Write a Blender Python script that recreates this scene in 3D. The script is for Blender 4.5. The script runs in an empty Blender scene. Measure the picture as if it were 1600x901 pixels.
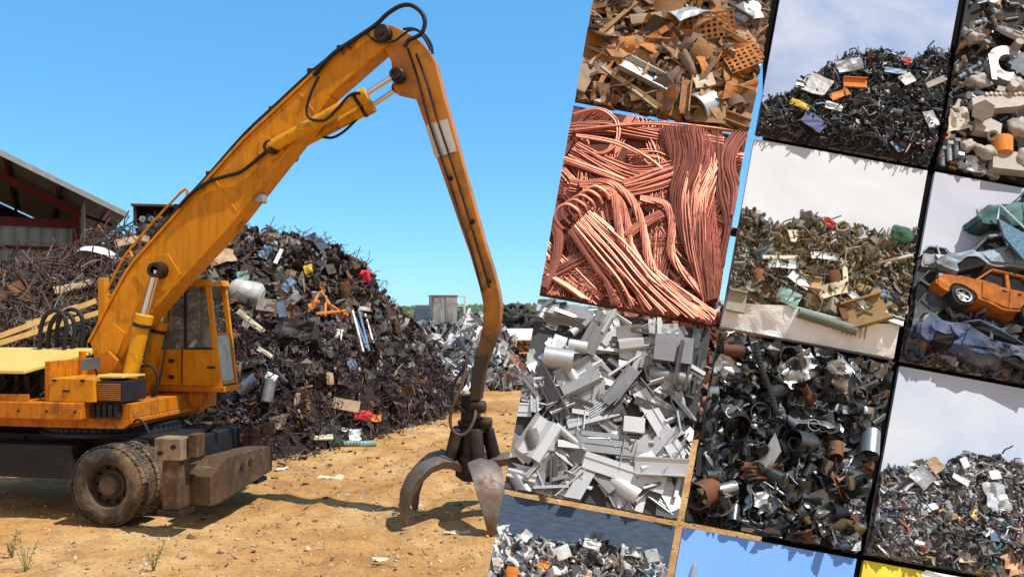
import bpy, bmesh, math, random
import numpy as np
from mathutils import Vector, Matrix, noise as mnoise

random.seed(7); rng = np.random.default_rng(7)
sc = bpy.context.scene
COL = sc.collection
R = math.radians

# ------------------------------------------------------------------ camera, sky, sun, exposure
F = 1290.0; HOR = 490.0; CAMH = 2.75
cam_d = bpy.data.cameras.new('camera'); cam = bpy.data.objects.new('camera', cam_d); COL.objects.link(cam)
cam.location = (0, 0, CAMH); cam.rotation_euler = (R(90), 0, 0)
cam_d.sensor_width = 36; cam_d.lens = F / 1600 * 36; cam_d.shift_y = (HOR - 450.5) / 1600
cam_d.clip_start = 0.1; cam_d.clip_end = 5000
sc.camera = cam
SUN_EL, SUN_AZ = 62.0, 116.0            # azimuth measured from +Y (away from the camera) clockwise
sdir = Vector((math.sin(R(SUN_AZ)) * math.cos(R(SUN_EL)), math.cos(R(SUN_AZ)) * math.cos(R(SUN_EL)), math.sin(R(SUN_EL))))
world = bpy.data.worlds.new('World'); sc.world = world; world.use_nodes = True
wn = world.node_tree.nodes; wl = world.node_tree.links
for n in list(wn): wn.remove(n)
sky = wn.new('ShaderNodeTexSky'); sky.sky_type = 'NISHITA'; sky.sun_disc = False
sky.sun_elevation = R(SUN_EL); sky.sun_rotation = R(SUN_AZ)
sky.altitude = 300; sky.air_density = 1.0; sky.dust_density = 0.15; sky.ozone_density = 1.6
bg = wn.new('ShaderNodeBackground'); bg.inputs[1].default_value = 0.15
wo = wn.new('ShaderNodeOutputWorld')
tint = wn.new('ShaderNodeMix'); tint.data_type = 'RGBA'; tint.blend_type = 'MULTIPLY'; tint.inputs[0].default_value = 1; tint.inputs[7].default_value = (.60, .92, 1.0, 1)
clear = wn.new('ShaderNodeMix'); clear.data_type = 'RGBA'; clear.inputs[0].default_value = .44; clear.inputs[7].default_value = (.60, 2.75, 5.9, 1)
wl.new(sky.outputs[0], tint.inputs[6]); wl.new(tint.outputs[2], clear.inputs[6])
# clear azure over the heaps; unseen pale sky added behind the camera to neutralise the blue fill light
wtc = wn.new('ShaderNodeTexCoord'); wsx = wn.new('ShaderNodeSeparateXYZ'); wmr = wn.new('ShaderNodeMapRange'); wnz = wn.new('ShaderNodeTexNoise'); wad = wn.new('ShaderNodeMath')
wnz.inputs['Scale'].default_value = 2.5; wnz.inputs['Detail'].default_value = 6; wad.operation = 'MULTIPLY_ADD'; wad.inputs[1].default_value = .6
wmr.inputs[1].default_value = .38; wmr.inputs[2].default_value = -.25; wmr.inputs[3].default_value = 0; wmr.inputs[4].default_value = .9
fill_sky = wn.new('ShaderNodeMix'); fill_sky.data_type = 'RGBA'; fill_sky.inputs[7].default_value = (3.6, 3.3, 3.1, 1)
wl.new(wtc.outputs['Generated'], wsx.inputs[0]); wl.new(wtc.outputs['Generated'], wnz.inputs['Vector']); wl.new(wnz.outputs[0], wad.inputs[0]); wl.new(wsx.outputs[1], wad.inputs[2])
wl.new(wad.outputs[0], wmr.inputs[0]); wl.new(wmr.outputs[0], fill_sky.inputs[0]); wl.new(clear.outputs[2], fill_sky.inputs[6]); wl.new(fill_sky.outputs[2], bg.inputs[0]); wl.new(bg.outputs[0], wo.inputs[0])
sun_d = bpy.data.lights.new('sun', 'SUN'); sun_d.energy = 4.2; sun_d.angle = R(0.5); sun_d.color = (1, .95, .86)
sun = bpy.data.objects.new('sun', sun_d); COL.objects.link(sun); sun.location = (30, -10, 50)
sun.rotation_euler = sdir.to_track_quat('Z', 'Y').to_euler()
sc.view_settings.view_transform = 'Standard'; sc.view_settings.look = 'None'
sc.view_settings.exposure = 0.3; sc.view_settings.gamma = 1.0; sc.view_settings.use_curve_mapping = False
sc.render.engine = 'CYCLES'
sc.cycles.max_bounces = 6; sc.cycles.diffuse_bounces = 3; sc.cycles.glossy_bounces = 3; sc.cycles.transparent_max_bounces = 6

# ------------------------------------------------------------------ picture <-> place
def ray(px, py): return Vector(((px - 800) / F, 1.0, (HOR - py) / F))
def atY(px, py, Y):
    r = ray(px, py); return Vector((r.x * Y, Y, CAMH + r.z * Y))
def gnd(px, py):
    Y = F * CAMH / (py - HOR); return Vector(((px - 800) / F * Y, Y, 0))

# ------------------------------------------------------------------ materials
MATS = {}
def _new(name):
    m = bpy.data.materials.new(name); m.use_nodes = True
    nt = m.node_tree; nt.nodes.clear()
    out = nt.nodes.new('ShaderNodeOutputMaterial'); b = nt.nodes.new('ShaderNodeBsdfPrincipled')
    nt.links.new(b.outputs[0], out.inputs[0])
    return m, nt, b
def _n(nt, t, **k):
    n = nt.nodes.new(t)
    for a, v in k.items(): setattr(n, a, v)
    return n
def _ramp(nt, src, stops, interp='LINEAR'):
    r = nt.nodes.new('ShaderNodeValToRGB'); r.color_ramp.interpolation = interp
    e = r.color_ramp.elements
    while len(e) < len(stops): e.new(.5)
    for i, (p, c) in enumerate(stops):
        e[i].position = p; e[i].color = (*c, 1) if len(c) == 3 else c
    nt.links.new(src, r.inputs[0]); return r
def _noise(nt, scale, detail=4, rough=.6, coord='Object', dist=0):
    tc = nt.nodes.new('ShaderNodeTexCoord'); nz = nt.nodes.new('ShaderNodeTexNoise')
    nz.inputs['Scale'].default_value = scale; nz.inputs['Detail'].default_value = detail; nz.inputs['Roughness'].default_value = rough
    nz.inputs['Distortion'].default_value = dist
    nt.links.new(tc.outputs[coord], nz.inputs['Vector']); return nz
def _mix(nt, fac, a, b, mode='MIX'):
    m = nt.nodes.new('ShaderNodeMix'); m.data_type = 'RGBA'; m.blend_type = mode
    for sock, v in ((m.inputs[0], fac), (m.inputs[6], a), (m.inputs[7], b)):
        if hasattr(v, 'links') or hasattr(v, 'is_linked'): nt.links.new(v, sock)
        elif isinstance(v, (int, float)): sock.default_value = v
        else: sock.default_value = (*v, 1)
    return m.outputs[2]
def mat(name, col, rough=.6, metal=0.0, var=.3, scale=5, stain=None, amount=.45, sscale=3, bump=.15, bscale=40, rnd=None, spread=.35, coat=0, streak=0):
    """weathered paint / metal / wood: base tone with blotches, a second tone where it has worn or rusted, bump"""
    if name in MATS: return MATS[name]
    m, nt, b = _new(name)
    c = np.array(col)
    nz = _noise(nt, scale, 6, .65)
    r = _ramp(nt, nz.outputs[0], [(.25, tuple(c * (1 - var))), (.75, tuple(np.minimum(c * (1 + var), .95)))])
    cur = r.outputs[0]
    rr = None
    if rnd:
        src = _n(nt, 'ShaderNodeObjectInfo').outputs['Random'] if rnd == 'obj' else _n(nt, 'ShaderNodeNewGeometry').outputs['Random Per Island']
        g = _ramp(nt, src, [(0, (1 - spread,) * 3), (1, (1 + spread * .8,) * 3)])
        cur = _mix(nt, 1.0, cur, g.outputs[0], 'MULTIPLY')
    b.inputs['Roughness'].default_value = rough; b.inputs['Metallic'].default_value = metal
    if stain:
        n2 = _noise(nt, sscale, 8, .72, dist=.4)
        f = _ramp(nt, n2.outputs[0], [(1 - amount - .08 if amount < .9 else .05, (0, 0, 0)), (min(1 - amount + .12, 1), (1, 1, 1))])
        cur = _mix(nt, f.outputs[0], cur, stain)
        mm = _ramp(nt, n2.outputs[0], [(1 - amount - .05 if amount < .9 else .05, (metal,) * 3), (min(1 - amount + .1, 1), (metal * .25,) * 3)])
        nt.links.new(mm.outputs[0], b.inputs['Metallic'])
        rg = _ramp(nt, n2.outputs[0], [(1 - amount - .05 if amount < .9 else .05, (rough,) * 3), (min(1 - amount + .1, 1), (.85,) * 3)])
        nt.links.new(rg.outputs[0], b.inputs['Roughness'])
    if streak:                              # grime that has run down the plates
        tc = nt.nodes.new('ShaderNodeTexCoord'); mpg = nt.nodes.new('ShaderNodeMapping'); mpg.inputs['Scale'].default_value = (9, 9, .8)
        n3 = nt.nodes.new('ShaderNodeTexNoise'); n3.inputs['Scale'].default_value = 1.3; n3.inputs['Detail'].default_value = 7; n3.inputs['Roughness'].default_value = .72
        nt.links.new(tc.outputs['Object'], mpg.inputs[0]); nt.links.new(mpg.outputs[0], n3.inputs['Vector'])
        g3 = _ramp(nt, n3.outputs[0], [(.48, (1, 1, 1)), (.75, (1 - streak,) * 3)]); cur = _mix(nt, 1, cur, g3.outputs[0], 'MULTIPLY')
    nt.links.new(cur, b.inputs['Base Color'])
    if bump:
        nb = _noise(nt, bscale, 4, .6); bp = nt.nodes.new('ShaderNodeBump')
        bp.inputs['Strength'].default_value = bump; bp.inputs['Distance'].default_value = .02
        nt.links.new(nb.outputs[0], bp.inputs['Height']); nt.links.new(bp.outputs[0], b.inputs['Normal'])
    if coat: b.inputs['Coat Weight'].default_value = coat
    b.inputs['Specular IOR Level'].default_value = .3
    MATS[name] = m; return m
def palette(name, cols, rough=.65, metal=.2, bump=.2, dirt=(.06, .04, .03), damt=.35, dscale=4):
    """a mass of scrap: each loose piece takes one of the colours, all of it dirty"""
    if name in MATS: return MATS[name]
    m, nt, b = _new(name)
    geo = _n(nt, 'ShaderNodeNewGeometry')
    tot = sum(w for _, w in cols); p = 0; stops = []
    for c, w in cols: stops.append((p / tot, c)); p += w
    # ColorRamp holds 32 stops at most
    r = _ramp(nt, geo.outputs['Random Per Island'], stops[:32], 'CONSTANT')
    nz = _noise(nt, dscale, 7, .7)
    f = _ramp(nt, nz.outputs[0], [(.62 - damt * .5, (0, 0, 0)), (.75, (.9, .9, .9))])
    cur = _mix(nt, f.outputs[0], r.outputs[0], dirt)
    nt.links.new(cur, b.inputs['Base Color'])
    b.inputs['Roughness'].default_value = rough; b.inputs['Metallic'].default_value = metal
    nb = _noise(nt, 30, 4); bp = nt.nodes.new('ShaderNodeBump'); bp.inputs['Strength'].default_value = bump; bp.inputs['Distance'].default_value = .02
    nt.links.new(nb.outputs[0], bp.inputs['Height']); nt.links.new(bp.outputs[0], b.inputs['Normal'])
    MATS[name] = m; return m

YEL = mat('machine_paint', (.66, .255, .004), .55, var=.15, scale=2.5, stain=(.20, .075, .010), amount=.36, sscale=2.2, bump=.05, streak=.45)
YEL2 = mat('cylinder_paint', (.74, .34, .008), .5, var=.15, scale=4, stain=(.10, .055, .02), amount=.38, sscale=5, bump=.05, streak=.4)
YEL_SUNLIT = mat('sunlit_top_paint', (.72, .50, .12), .35, var=.08, scale=2, stain=(.35, .2, .06), amount=.25, bump=.03)  # paler than the body paint: sun glare on the tops put into the colour
ORA = mat('deck_paint', (.56, .18, .006), .6, var=.18, scale=3, stain=(.14, .055, .02), amount=.42, bump=.06, streak=.6)
CHR = mat('chrome_rod', (.75, .76, .78), .16, 1.0, var=.06, bump=0)
BLK = mat('black_rubber', (.018, .018, .02), .55, var=.25, scale=8, bump=.05)
DRK = mat('greasy_steel', (.032, .026, .024), .5, .5, var=.4, scale=6, stain=(.09, .055, .035), amount=.42, bump=.2)
CHS = mat('chassis_black', (.02, .02, .023), .6, .1, var=.4, scale=3, stain=(.08, .055, .035), amount=.3, bump=.1)
TYR = mat('dusty_tyre', (.045, .04, .035), .85, var=.35, scale=5, stain=(.25, .16, .09), amount=.47, sscale=2.5, bump=.35, bscale=25)
RIM = mat('dusty_rim', (.085, .07, .055), .75, .2, var=.3, scale=6, stain=(.17, .07, .05), amount=.42, bump=.15)
OUT = mat('dusty_outrigger', (.085, .05, .028), .85, .05, var=.4, scale=4, stain=(.22, .14, .075), amount=.40, sscale=3, bump=.3, streak=.5)
TIN = mat('worn_steel', (.19, .16, .14), .58, .5, var=.4, scale=5, stain=(.16, .085, .045), amount=.45, sscale=4, bump=.12)
GRY = mat('grey_metal', (.38, .40, .42), .4, .6, var=.2, bump=.05)
WHT = mat('white_paint', (.74, .74, .72), .5, var=.08, stain=(.35, .3, .24), amount=.3, bump=.05)
WOOD = mat('weathered_wood', (.36, .23, .12), .8, var=.35, scale=3, stain=(.13, .08, .05), amount=.4, bump=.3, rnd='obj')
# ------------------------------------------------------------------ mesh building
class MB:
    def __init__(s): s.v = []; s.f = []; s.m = []; s.n = 0
    def add(s, V, Fc, mi=0):
        V = np.asarray(V, float).reshape(-1, 3)
        s.v.append(V); s.f.extend([tuple(i + s.n for i in f) for f in Fc]); s.m.extend([mi] * len(Fc)); s.n += len(V)
        return s
    def box(s, a, b, mi=0):
        V, Fc = g_box(*a, *b); return s.add(V, Fc, mi)
    def build(s, name, mats, parent=None, smooth=None, xf=None, bevel=0):
        V = np.concatenate(s.v) if s.v else np.zeros((0, 3))
        if xf is not None: V = V @ np.array(xf.to_3x3()).T + np.array(xf.translation)
        me = bpy.data.meshes.new(name); me.from_pydata(V.tolist(), [], s.f)
        mats = mats if isinstance(mats, (list, tuple)) else [mats]
        for m in mats: me.materials.append(m)
        if len(mats) > 1: me.polygons.foreach_set('material_index', s.m)
        if smooth is not None:
            me.polygons.foreach_set('use_smooth', [True] * len(me.polygons)); me.set_sharp_from_angle(angle=R(smooth))
        o = bpy.data.objects.new(name, me); COL.objects.link(o)
        if parent is not None: o.parent = parent
        if bevel:
            md = o.modifiers.new('edge', 'BEVEL'); md.width = bevel; md.segments = 2; md.limit_method = 'ANGLE'; md.angle_limit = R(40)
        return o
def g_box(x0, y0, z0, x1, y1, z1):
    V = np.array([(x, y, z) for x in (x0, x1) for y in (y0, y1) for z in (z0, z1)], float)
    return V, [(0, 1, 3, 2), (4, 6, 7, 5), (0, 4, 5, 1), (2, 3, 7, 6), (0, 2, 6, 4), (1, 5, 7, 3)]
def g_prism(poly, L, axis=0):
    """closed 2-D outline swept along an axis, centred"""
    n = len(poly); P = np.array(poly, float)
    if (P[:, 0] * np.roll(P[:, 1], -1) - np.roll(P[:, 0], -1) * P[:, 1]).sum() < 0: P = P[::-1]
    a = np.full((n, 1), -L / 2); b = np.full((n, 1), L / 2)
    if axis == 0: V = np.vstack([np.hstack([a, P]), np.hstack([b, P])])
    elif axis == 1: V = np.vstack([np.hstack([P[:, :1], b, P[:, 1:]]), np.hstack([P[:, :1], a, P[:, 1:]])])
    else: V = np.vstack([np.hstack([P, a]), np.hstack([P, b])])
    Fc = [tuple(range(n))[::-1], tuple(range(n, 2 * n))]
    Fc += [(i, (i + 1) % n, n + (i + 1) % n, n + i) for i in range(n)]
    return V, Fc
def g_sweep(pts, r, n=8, cap=True):
    """round tube along points; r a number or one per point"""
    P = [Vector(p) for p in pts]; k = len(P); rs = [r] * k if np.isscalar(r) else r
    V = []; up = None
    for i in range(k):
        d = (P[min(i + 1, k - 1)] - P[max(i - 1, 0)]).normalized()
        if d.length < 1e-6: d = Vector((0, 0, 1))
        if up is None:
            up = d.orthogonal().normalized()
        up = (up - d * up.dot(d))
        up = up.normalized() if up.length > 1e-6 else d.orthogonal().normalized()
        w = d.cross(up)
        for j in range(n):
            a = 2 * math.pi * j / n
            V.append(P[i] + (up * math.cos(a) + w * math.sin(a)) * rs[i])
    Fc = [(i * n + j, i * n + (j + 1) % n, (i + 1) * n + (j + 1) % n, (i + 1) * n + j) for i in range(k - 1) for j in range(n)]
    if cap: Fc += [tuple(range(n))[::-1], tuple(range((k - 1) * n, k * n))]
    return np.array([tuple(v) for v in V]), Fc
def spline(pts, m=6):
    P = [np.array(p, float) for p in pts]; out = []
    for i in range(len(P) - 1):
        p0, p1, p2, p3 = P[max(i - 1, 0)], P[i], P[i + 1], P[min(i + 2, len(P) - 1)]
        for t in np.linspace(0, 1, m, endpoint=False):
            out.append(.5 * (2 * p1 + (p2 - p0) * t + (2 * p0 - 5 * p1 + 4 * p2 - p3) * t * t + (3 * p1 - p0 - 3 * p2 + p3) * t ** 3))
    out.append(P[-1]); return out
def g_lathe(prof, n=24, axis=2):
    """(radius, height) outline turned round an axis"""
    k = len(prof); V = []
    for (r, h) in prof:
        for j in range(n):
            a = 2 * math.pi * j / n; c, s_ = r * math.cos(a), r * math.sin(a)
            V.append((c, s_, h) if axis == 2 else ((h, c, s_) if axis == 0 else (s_, h, c)))
    Fc = [(i * n + j, i * n + (j + 1) % n, (i + 1) * n + (j + 1) % n, (i + 1) * n + j) for i in range(k - 1) for j in range(n)]
    return np.array(V), Fc
def g_tube(L, r, t=.1, n=12, dent=0):
    t = r * t; V, Fc = g_lathe([(r, -L / 2), (r, L / 2), (r - t, L / 2), (r - t, -L / 2), (r, -L / 2)], n, 0)
    if dent:
        ph = random.random() * 6; V = V.copy()
        V[:, 1] *= 1 - dent * np.abs(np.sin(V[:, 0] / L * 3 + ph)); V[:, 2] += dent * r * .6 * np.sin(V[:, 0] / L * 4 + ph)
    return V, Fc
def g_sheet(L, W, nx=5, ny=4, bend=.3, rough=.06, th=.008, jag=.0):
    """a bent, torn sheet with real thickness"""
    us = np.linspace(-.5, .5, nx); vs = np.linspace(-.5, .5, ny)
    ph = rng.random(6) * 6.28; k = rng.uniform(.6, 1.6, 3)
    top = []
    for i, u in enumerate(us):
        for j, v in enumerate(vs):
            z = bend * L * (.22 * math.sin(u * 3.1 * k[0] + ph[0]) + .16 * math.sin(v * 3 * k[1] + ph[1] + u * 2)) + rough * L * rng.normal() * .5
            e = 1 + (jag * rng.uniform(-1, 1) if i in (0, nx - 1) or j in (0, ny - 1) else 0)
            top.append((u * L * e, v * W * e, z))
    T = np.array(top); B = T.copy(); B[:, 2] -= th
    N = len(T); V = np.vstack([T, B]); Fc = []
    idx = lambda i, j: i * ny + j
    for i in range(nx - 1):
        for j in range(ny - 1):
            q = (idx(i, j), idx(i + 1, j), idx(i + 1, j + 1), idx(i, j + 1)); Fc.append(q); Fc.append(tuple(N + a for a in q[::-1]))
    ring = [idx(i, 0) for i in range(nx)] + [idx(nx - 1, j) for j in range(1, ny)] + [idx(i, ny - 1) for i in range(nx - 2, -1, -1)] + [idx(0, j) for j in range(ny - 2, 0, -1)]
    for a, b in zip(ring, ring[1:] + ring[:1]): Fc.append((a, a + N, b + N, b))
    return V, Fc
def g_crumple(L, W, n=9, amp=.22, th=.006):
    """crushed sheet: sharp creases from folded ridges"""
    us = np.linspace(-.5, .5, n); V = []
    offs = rng.random(3) * 50
    dirs = [(math.cos(a), math.sin(a), rng.uniform(1.5, 4), rng.random()) for a in rng.random(4) * 6.28]
    for u in us:
        for v in us:
            z = sum(abs(((u * c + v * s_) * f + p) % 1 - .5) for c, s_, f, p in dirs) / 4
            z += .5 * mnoise.noise(Vector((u * 3 + offs[0], v * 3, offs[1])))
            w = .14 * mnoise.noise(Vector((u * 4, v * 4 + offs[2], 3)))
            V.append(((u + w) * L, (v + w * .8) * W, z * amp * 2 * (L + W) / 2))
    T = np.array(V); T[:, 2] -= T[:, 2].mean(); B = T.copy(); B[:, 2] -= th; N = len(T); V = np.vstack([T, B]); Fc = []
    idx = lambda i, j: i * n + j
    for i in range(n - 1):
        for j in range(n - 1):
            q = (idx(i, j), idx(i + 1, j), idx(i + 1, j + 1), idx(i, j + 1)); Fc.append(q); Fc.append(tuple(N + a for a in q[::-1]))
    ring = [idx(i, 0) for i in range(n)] + [idx(n - 1, j) for j in range(1, n)] + [idx(i, n - 1) for i in range(n - 2, -1, -1)] + [idx(0, j) for j in range(n - 2, 0, -1)]
    for a, b in zip(ring, ring[1:] + ring[:1]): Fc.append((a, a + N, b + N, b))
    return V, Fc
_ico = {}
def g_lump(r, sub=2, rough=.25, squash=(1, 1, 1)):
    if sub not in _ico:
        bm = bmesh.new(); bmesh.ops.create_icosphere(bm, subdivisions=sub, radius=1)
        _ico[sub] = (np.array([v.co[:] for v in bm.verts]), [tuple(v.index for v in f.verts) for f in bm.faces]); bm.free()
    V, Fc = _ico[sub]; o = rng.random(3) * 100
    k = np.array([1 + rough * 1.6 * mnoise.noise(Vector(tuple(v * 1.7 + o))) for v in V])
    return V * k[:, None] * r * np.array(squash), Fc
def g_rod(L, r, kink=.2, n=5, k=5):
    pts = [(L * (i / (k - 1) - .5), rng.normal() * kink * L * .3, rng.normal() * kink * L * .3) for i in range(k)]
    return g_sweep(spline(pts, 3), r, n)
def rotm(ax=0, ay=0, az=0):
    return np.array((Matrix.Rotation(az, 3, 'Z') @ Matrix.Rotation(ay, 3, 'Y') @ Matrix.Rotation(ax, 3, 'X')))
def rand_rot(tilt=1.0):
    return rotm(rng.normal() * tilt, rng.normal() * tilt, rng.random() * 6.28)

# ------------------------------------------------------------------ naming
REG = []
def tag(o, label, cat=None, group=None, kind=None):
    if label: o['label'] = label
    if cat: o['category'] = cat
    if group: o['group'] = group
    if kind: o['kind'] = kind
    return o
def empty(name, loc, rz=0, label=None, cat=None, group=None):
    o = bpy.data.objects.new(name, None); COL.objects.link(o); o.location = loc; o.rotation_euler = (0, 0, rz); o.empty_display_size = .3
    tag(o, label, cat, group); bpy.context.view_layer.update(); return o
def reg(o, desc, where, cat, group, key):
    """a loose piece whose label is settled once all its like are placed"""
    tag(o, None, cat, group); REG.append((o, desc, where, key)); return o
ORD = ['', 'second', 'third', 'fourth', 'fifth', 'sixth', 'seventh', 'eighth', 'ninth', 'tenth', 'eleventh', 'twelfth', 'thirteenth', 'fourteenth', 'fifteenth', 'sixteenth', 'seventeenth', 'eighteenth', 'nineteenth', 'twentieth']
def settle_labels():
    by = {}
    for o, d, w, k in REG: by.setdefault((d, w), []).append((k, o))
    for (d, w), L in by.items():
        if len(L) == 1: L[0][1]['label'] = f'{d} {w}'; continue
        L.sort(key=lambda a: a[0]); n = len(L)
        for i, (_, o) in enumerate(L):
            if i == 0: t = 'leftmost'
            elif i == n - 1: t = 'rightmost'
            elif i < n / 2: t = f'{ORD[i]} from left'
            else: t = f'{ORD[n - 1 - i]} from right'
            if n == 2: t = ('left', 'right')[i] + ' one of two'
            o['label'] = f'{d}, {t}, {w}'
# ================================================================== ground
def dirt_material():
    m, nt, b = _new('yard_dirt')
    n1 = _noise(nt, .35, 8, .62); n2 = _noise(nt, 2.3, 8, .7); n3 = _noise(nt, 24, 6, .7)
    c1 = _ramp(nt, n1.outputs[0], [(.3, (.39, .19, .06)), (.5, (.51, .29, .11)), (.68, (.61, .41, .20))])
    c2 = _ramp(nt, n2.outputs[0], [(.32, (.66, .60, .52)), (.55, (1, 1, 1)), (.75, (1.12, 1.08, 1.0))])
    c3 = _ramp(nt, n3.outputs[0], [(.3, (.62, .56, .5)), (.48, (1, 1, 1)), (.7, (1.15, 1.13, 1.08))])
    col = _mix(nt, 1, _mix(nt, 1, c1.outputs[0], c2.outputs[0], 'MULTIPLY'), c3.outputs[0], 'MULTIPLY')
    n4 = _noise(nt, .9, 9, .75, dist=.6); s4 = _ramp(nt, n4.outputs[0], [(.56, (0, 0, 0)), (.70, (.75, .75, .75))])      # trodden-in rust and oil
    col = _mix(nt, s4.outputs[0], col, (.22, .115, .05))
    n5 = _noise(nt, 60, 3, .6); s5 = _ramp(nt, n5.outputs[0], [(.62, (0, 0, 0)), (.68, (.8, .8, .8))]); col = _mix(nt, s5.outputs[0], col, (.20, .11, .055))
    nt.links.new(col, b.inputs['Base Color']); b.inputs['Roughness'].default_value = .95; b.inputs['Specular IOR Level'].default_value = .15
    ad = nt.nodes.new('ShaderNodeMath'); ad.operation = 'MULTIPLY_ADD'; ad.inputs[1].default_value = .35
    nt.links.new(n3.outputs[0], ad.inputs[0]); nt.links.new(n2.outputs[0], ad.inputs[2])
    bp = nt.nodes.new('ShaderNodeBump'); bp.inputs['Strength'].default_value = .7; bp.inputs['Distance'].default_value = .07
    nt.links.new(ad.outputs[0], bp.inputs['Height']); nt.links.new(bp.outputs[0], b.inputs['Normal'])
    return m
def ground_z(x, y):
    d = math.hypot(x, y)
    if d > 45: return 0.0
    k = min(1, (45 - d) / 15)
    rut = 0
    for x0, dx in ((-3.3, .16), (-1.5, .16), (.3, .22)):          # wheel tracks into the yard
        c = x0 + dx * (y - 9); d_ = x - c - .25 * math.sin(y * .4)
        rut += -.035 * math.exp(-(d_ / .17) ** 2) + .025 * math.exp(-((abs(d_) - .33) / .1) ** 2)
    return k * (rut + .05 * mnoise.noise(Vector((x * .5, y * .5, 0))) + .035 * mnoise.noise(Vector((x * 2.1, y * 2.1, 4))) + .018 * mnoise.noise(Vector((x * 6, y * 6, 9))))
def make_ground():
    xs = np.concatenate([-np.geomspace(1500, 14, 14), np.arange(-12, 12.1, .12), np.geomspace(14, 1500, 14)])
    ys = np.concatenate([[-300, -60, -10, 0, 4], np.arange(6, 22, .12), np.geomspace(22.5, 60, 26), np.geomspace(70, 2500, 14)])
    V = [(x, y, ground_z(x, y)) for x in xs for y in ys]; ny = len(ys)
    Fc = [(i * ny + j, (i + 1) * ny + j, (i + 1) * ny + j + 1, i * ny + j + 1) for i in range(len(xs) - 1) for j in range(ny - 1)]
    mb = MB(); mb.add(V, Fc); o = mb.build('ground', dirt_material(), smooth=180); o['kind'] = 'structure'
make_ground()

def scatter(mb, items):
    """items: (verts, faces, rotation, position)"""
    for V, Fc, Rm, p in items: mb.add(V @ Rm.T + np.array(p), Fc)
def make_gravel():
    mb = MB()
    for _ in range(4200):
        py = 640 + 265 * rng.random() ** .8; px = rng.uniform(-20, 1220)
        if py < 700 and px < 420: continue
        g = gnd(px, py); s = .008 + .022 * rng.random() ** 3
        if rng.random() < .02: s *= 2.2
        V, Fc = g_lump(s, 1, .5, (1, 1, .6)); mb.add(V @ rand_rot(.5).T + np.array((g.x, g.y, ground_z(g.x, g.y) + s * .2)), Fc)
    o = mb.build('gravel', palette('gravel_mix', [((.50, .33, .17), 4), ((.42, .26, .12), 4), ((.58, .44, .28), 3), ((.30, .19, .11), 2), ((.55, .5, .42), 1)], .95, 0, dirt=(.4, .25, .11)))
    o['kind'] = 'stuff'
make_gravel()
def make_debris():
    mb = MB()
    for _ in range(2600):
        px = rng.uniform(180, 900); py = 640 + 250 * rng.random() ** 1.5
        if rng.random() > math.exp(-max(0, py - 690 - .12 * max(0, px - 420)) / 60) + .10: continue
        g = gnd(px, py); s = .03 + .10 * rng.random() ** 3; V, Fc = piece(pick(dict(plate=3, bar=2, rod=1, lump=2, crumple=1.2, curl=2)), s)
        mb.add(V @ rand_rot(.25).T + np.array((g.x, g.y, ground_z(g.x, g.y) + .008)), Fc)
    tag(mb.build('debris', palette('debris_mix', [((.16, .08, .04), 5), ((.08, .05, .035), 5), ((.28, .16, .08), 4), ((.45, .38, .30), 1.5), ((.25, .24, .23), 1.5), ((.6, .58, .55), .7), ((.4, .08, .06), .3)], .8, .1)), None, kind='stuff')

# ================================================================== hill with a far wood
def make_hill():
    mb = MB(); xs = np.linspace(-260, 420, 90); ys = np.linspace(230, 700, 14)
    def hz(x, y):
        t = (y - 230) / 470
        return -1 + math.sin(min(t, 1) * 2.6) ** .8 * (5.2 + 3 * mnoise.noise(Vector((x * .008, y * .004, 0))) + 2 * mnoise.noise(Vector((x * .03, y * .01, 7)))) * (.75 + .25 * math.sin(x * .02 + 2))
    V = [(x, y, hz(x, y)) for x in xs for y in ys]; ny = len(ys)
    Fc = [(i * ny + j, (i + 1) * ny + j, (i + 1) * ny + j + 1, i * ny + j + 1) for i in range(len(xs) - 1) for j in range(ny - 1)]
    mb.add(V, Fc)
    o = mb.build('hill', mat('hill_scrub', (.15, .17, .07), .95, var=.5, scale=.03, stain=(.09, .13, .05), amount=.55, sscale=.05, bump=.6, bscale=.4), smooth=180); o['kind'] = 'structure'
    mb = MB()
    for _ in range(2600):
        x = rng.uniform(-90, 60); y = rng.uniform(232, 600); s = rng.uniform(.7, 1.7)
        V, Fc = g_lump(s, 1, .5, (1, 1, 1.25)); mb.add(V + np.array((x, y, hz(x, y) + s * .6)), Fc)
    o = mb.build('wood', palette('wood_greens', [((.08, .12, .045), 3), ((.11, .15, .06), 3), ((.14, .17, .08), 2), ((.06, .09, .04), 2)], .9, 0, bump=.4, dirt=(.05, .08, .03))); o['kind'] = 'stuff'
make_hill()

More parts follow.
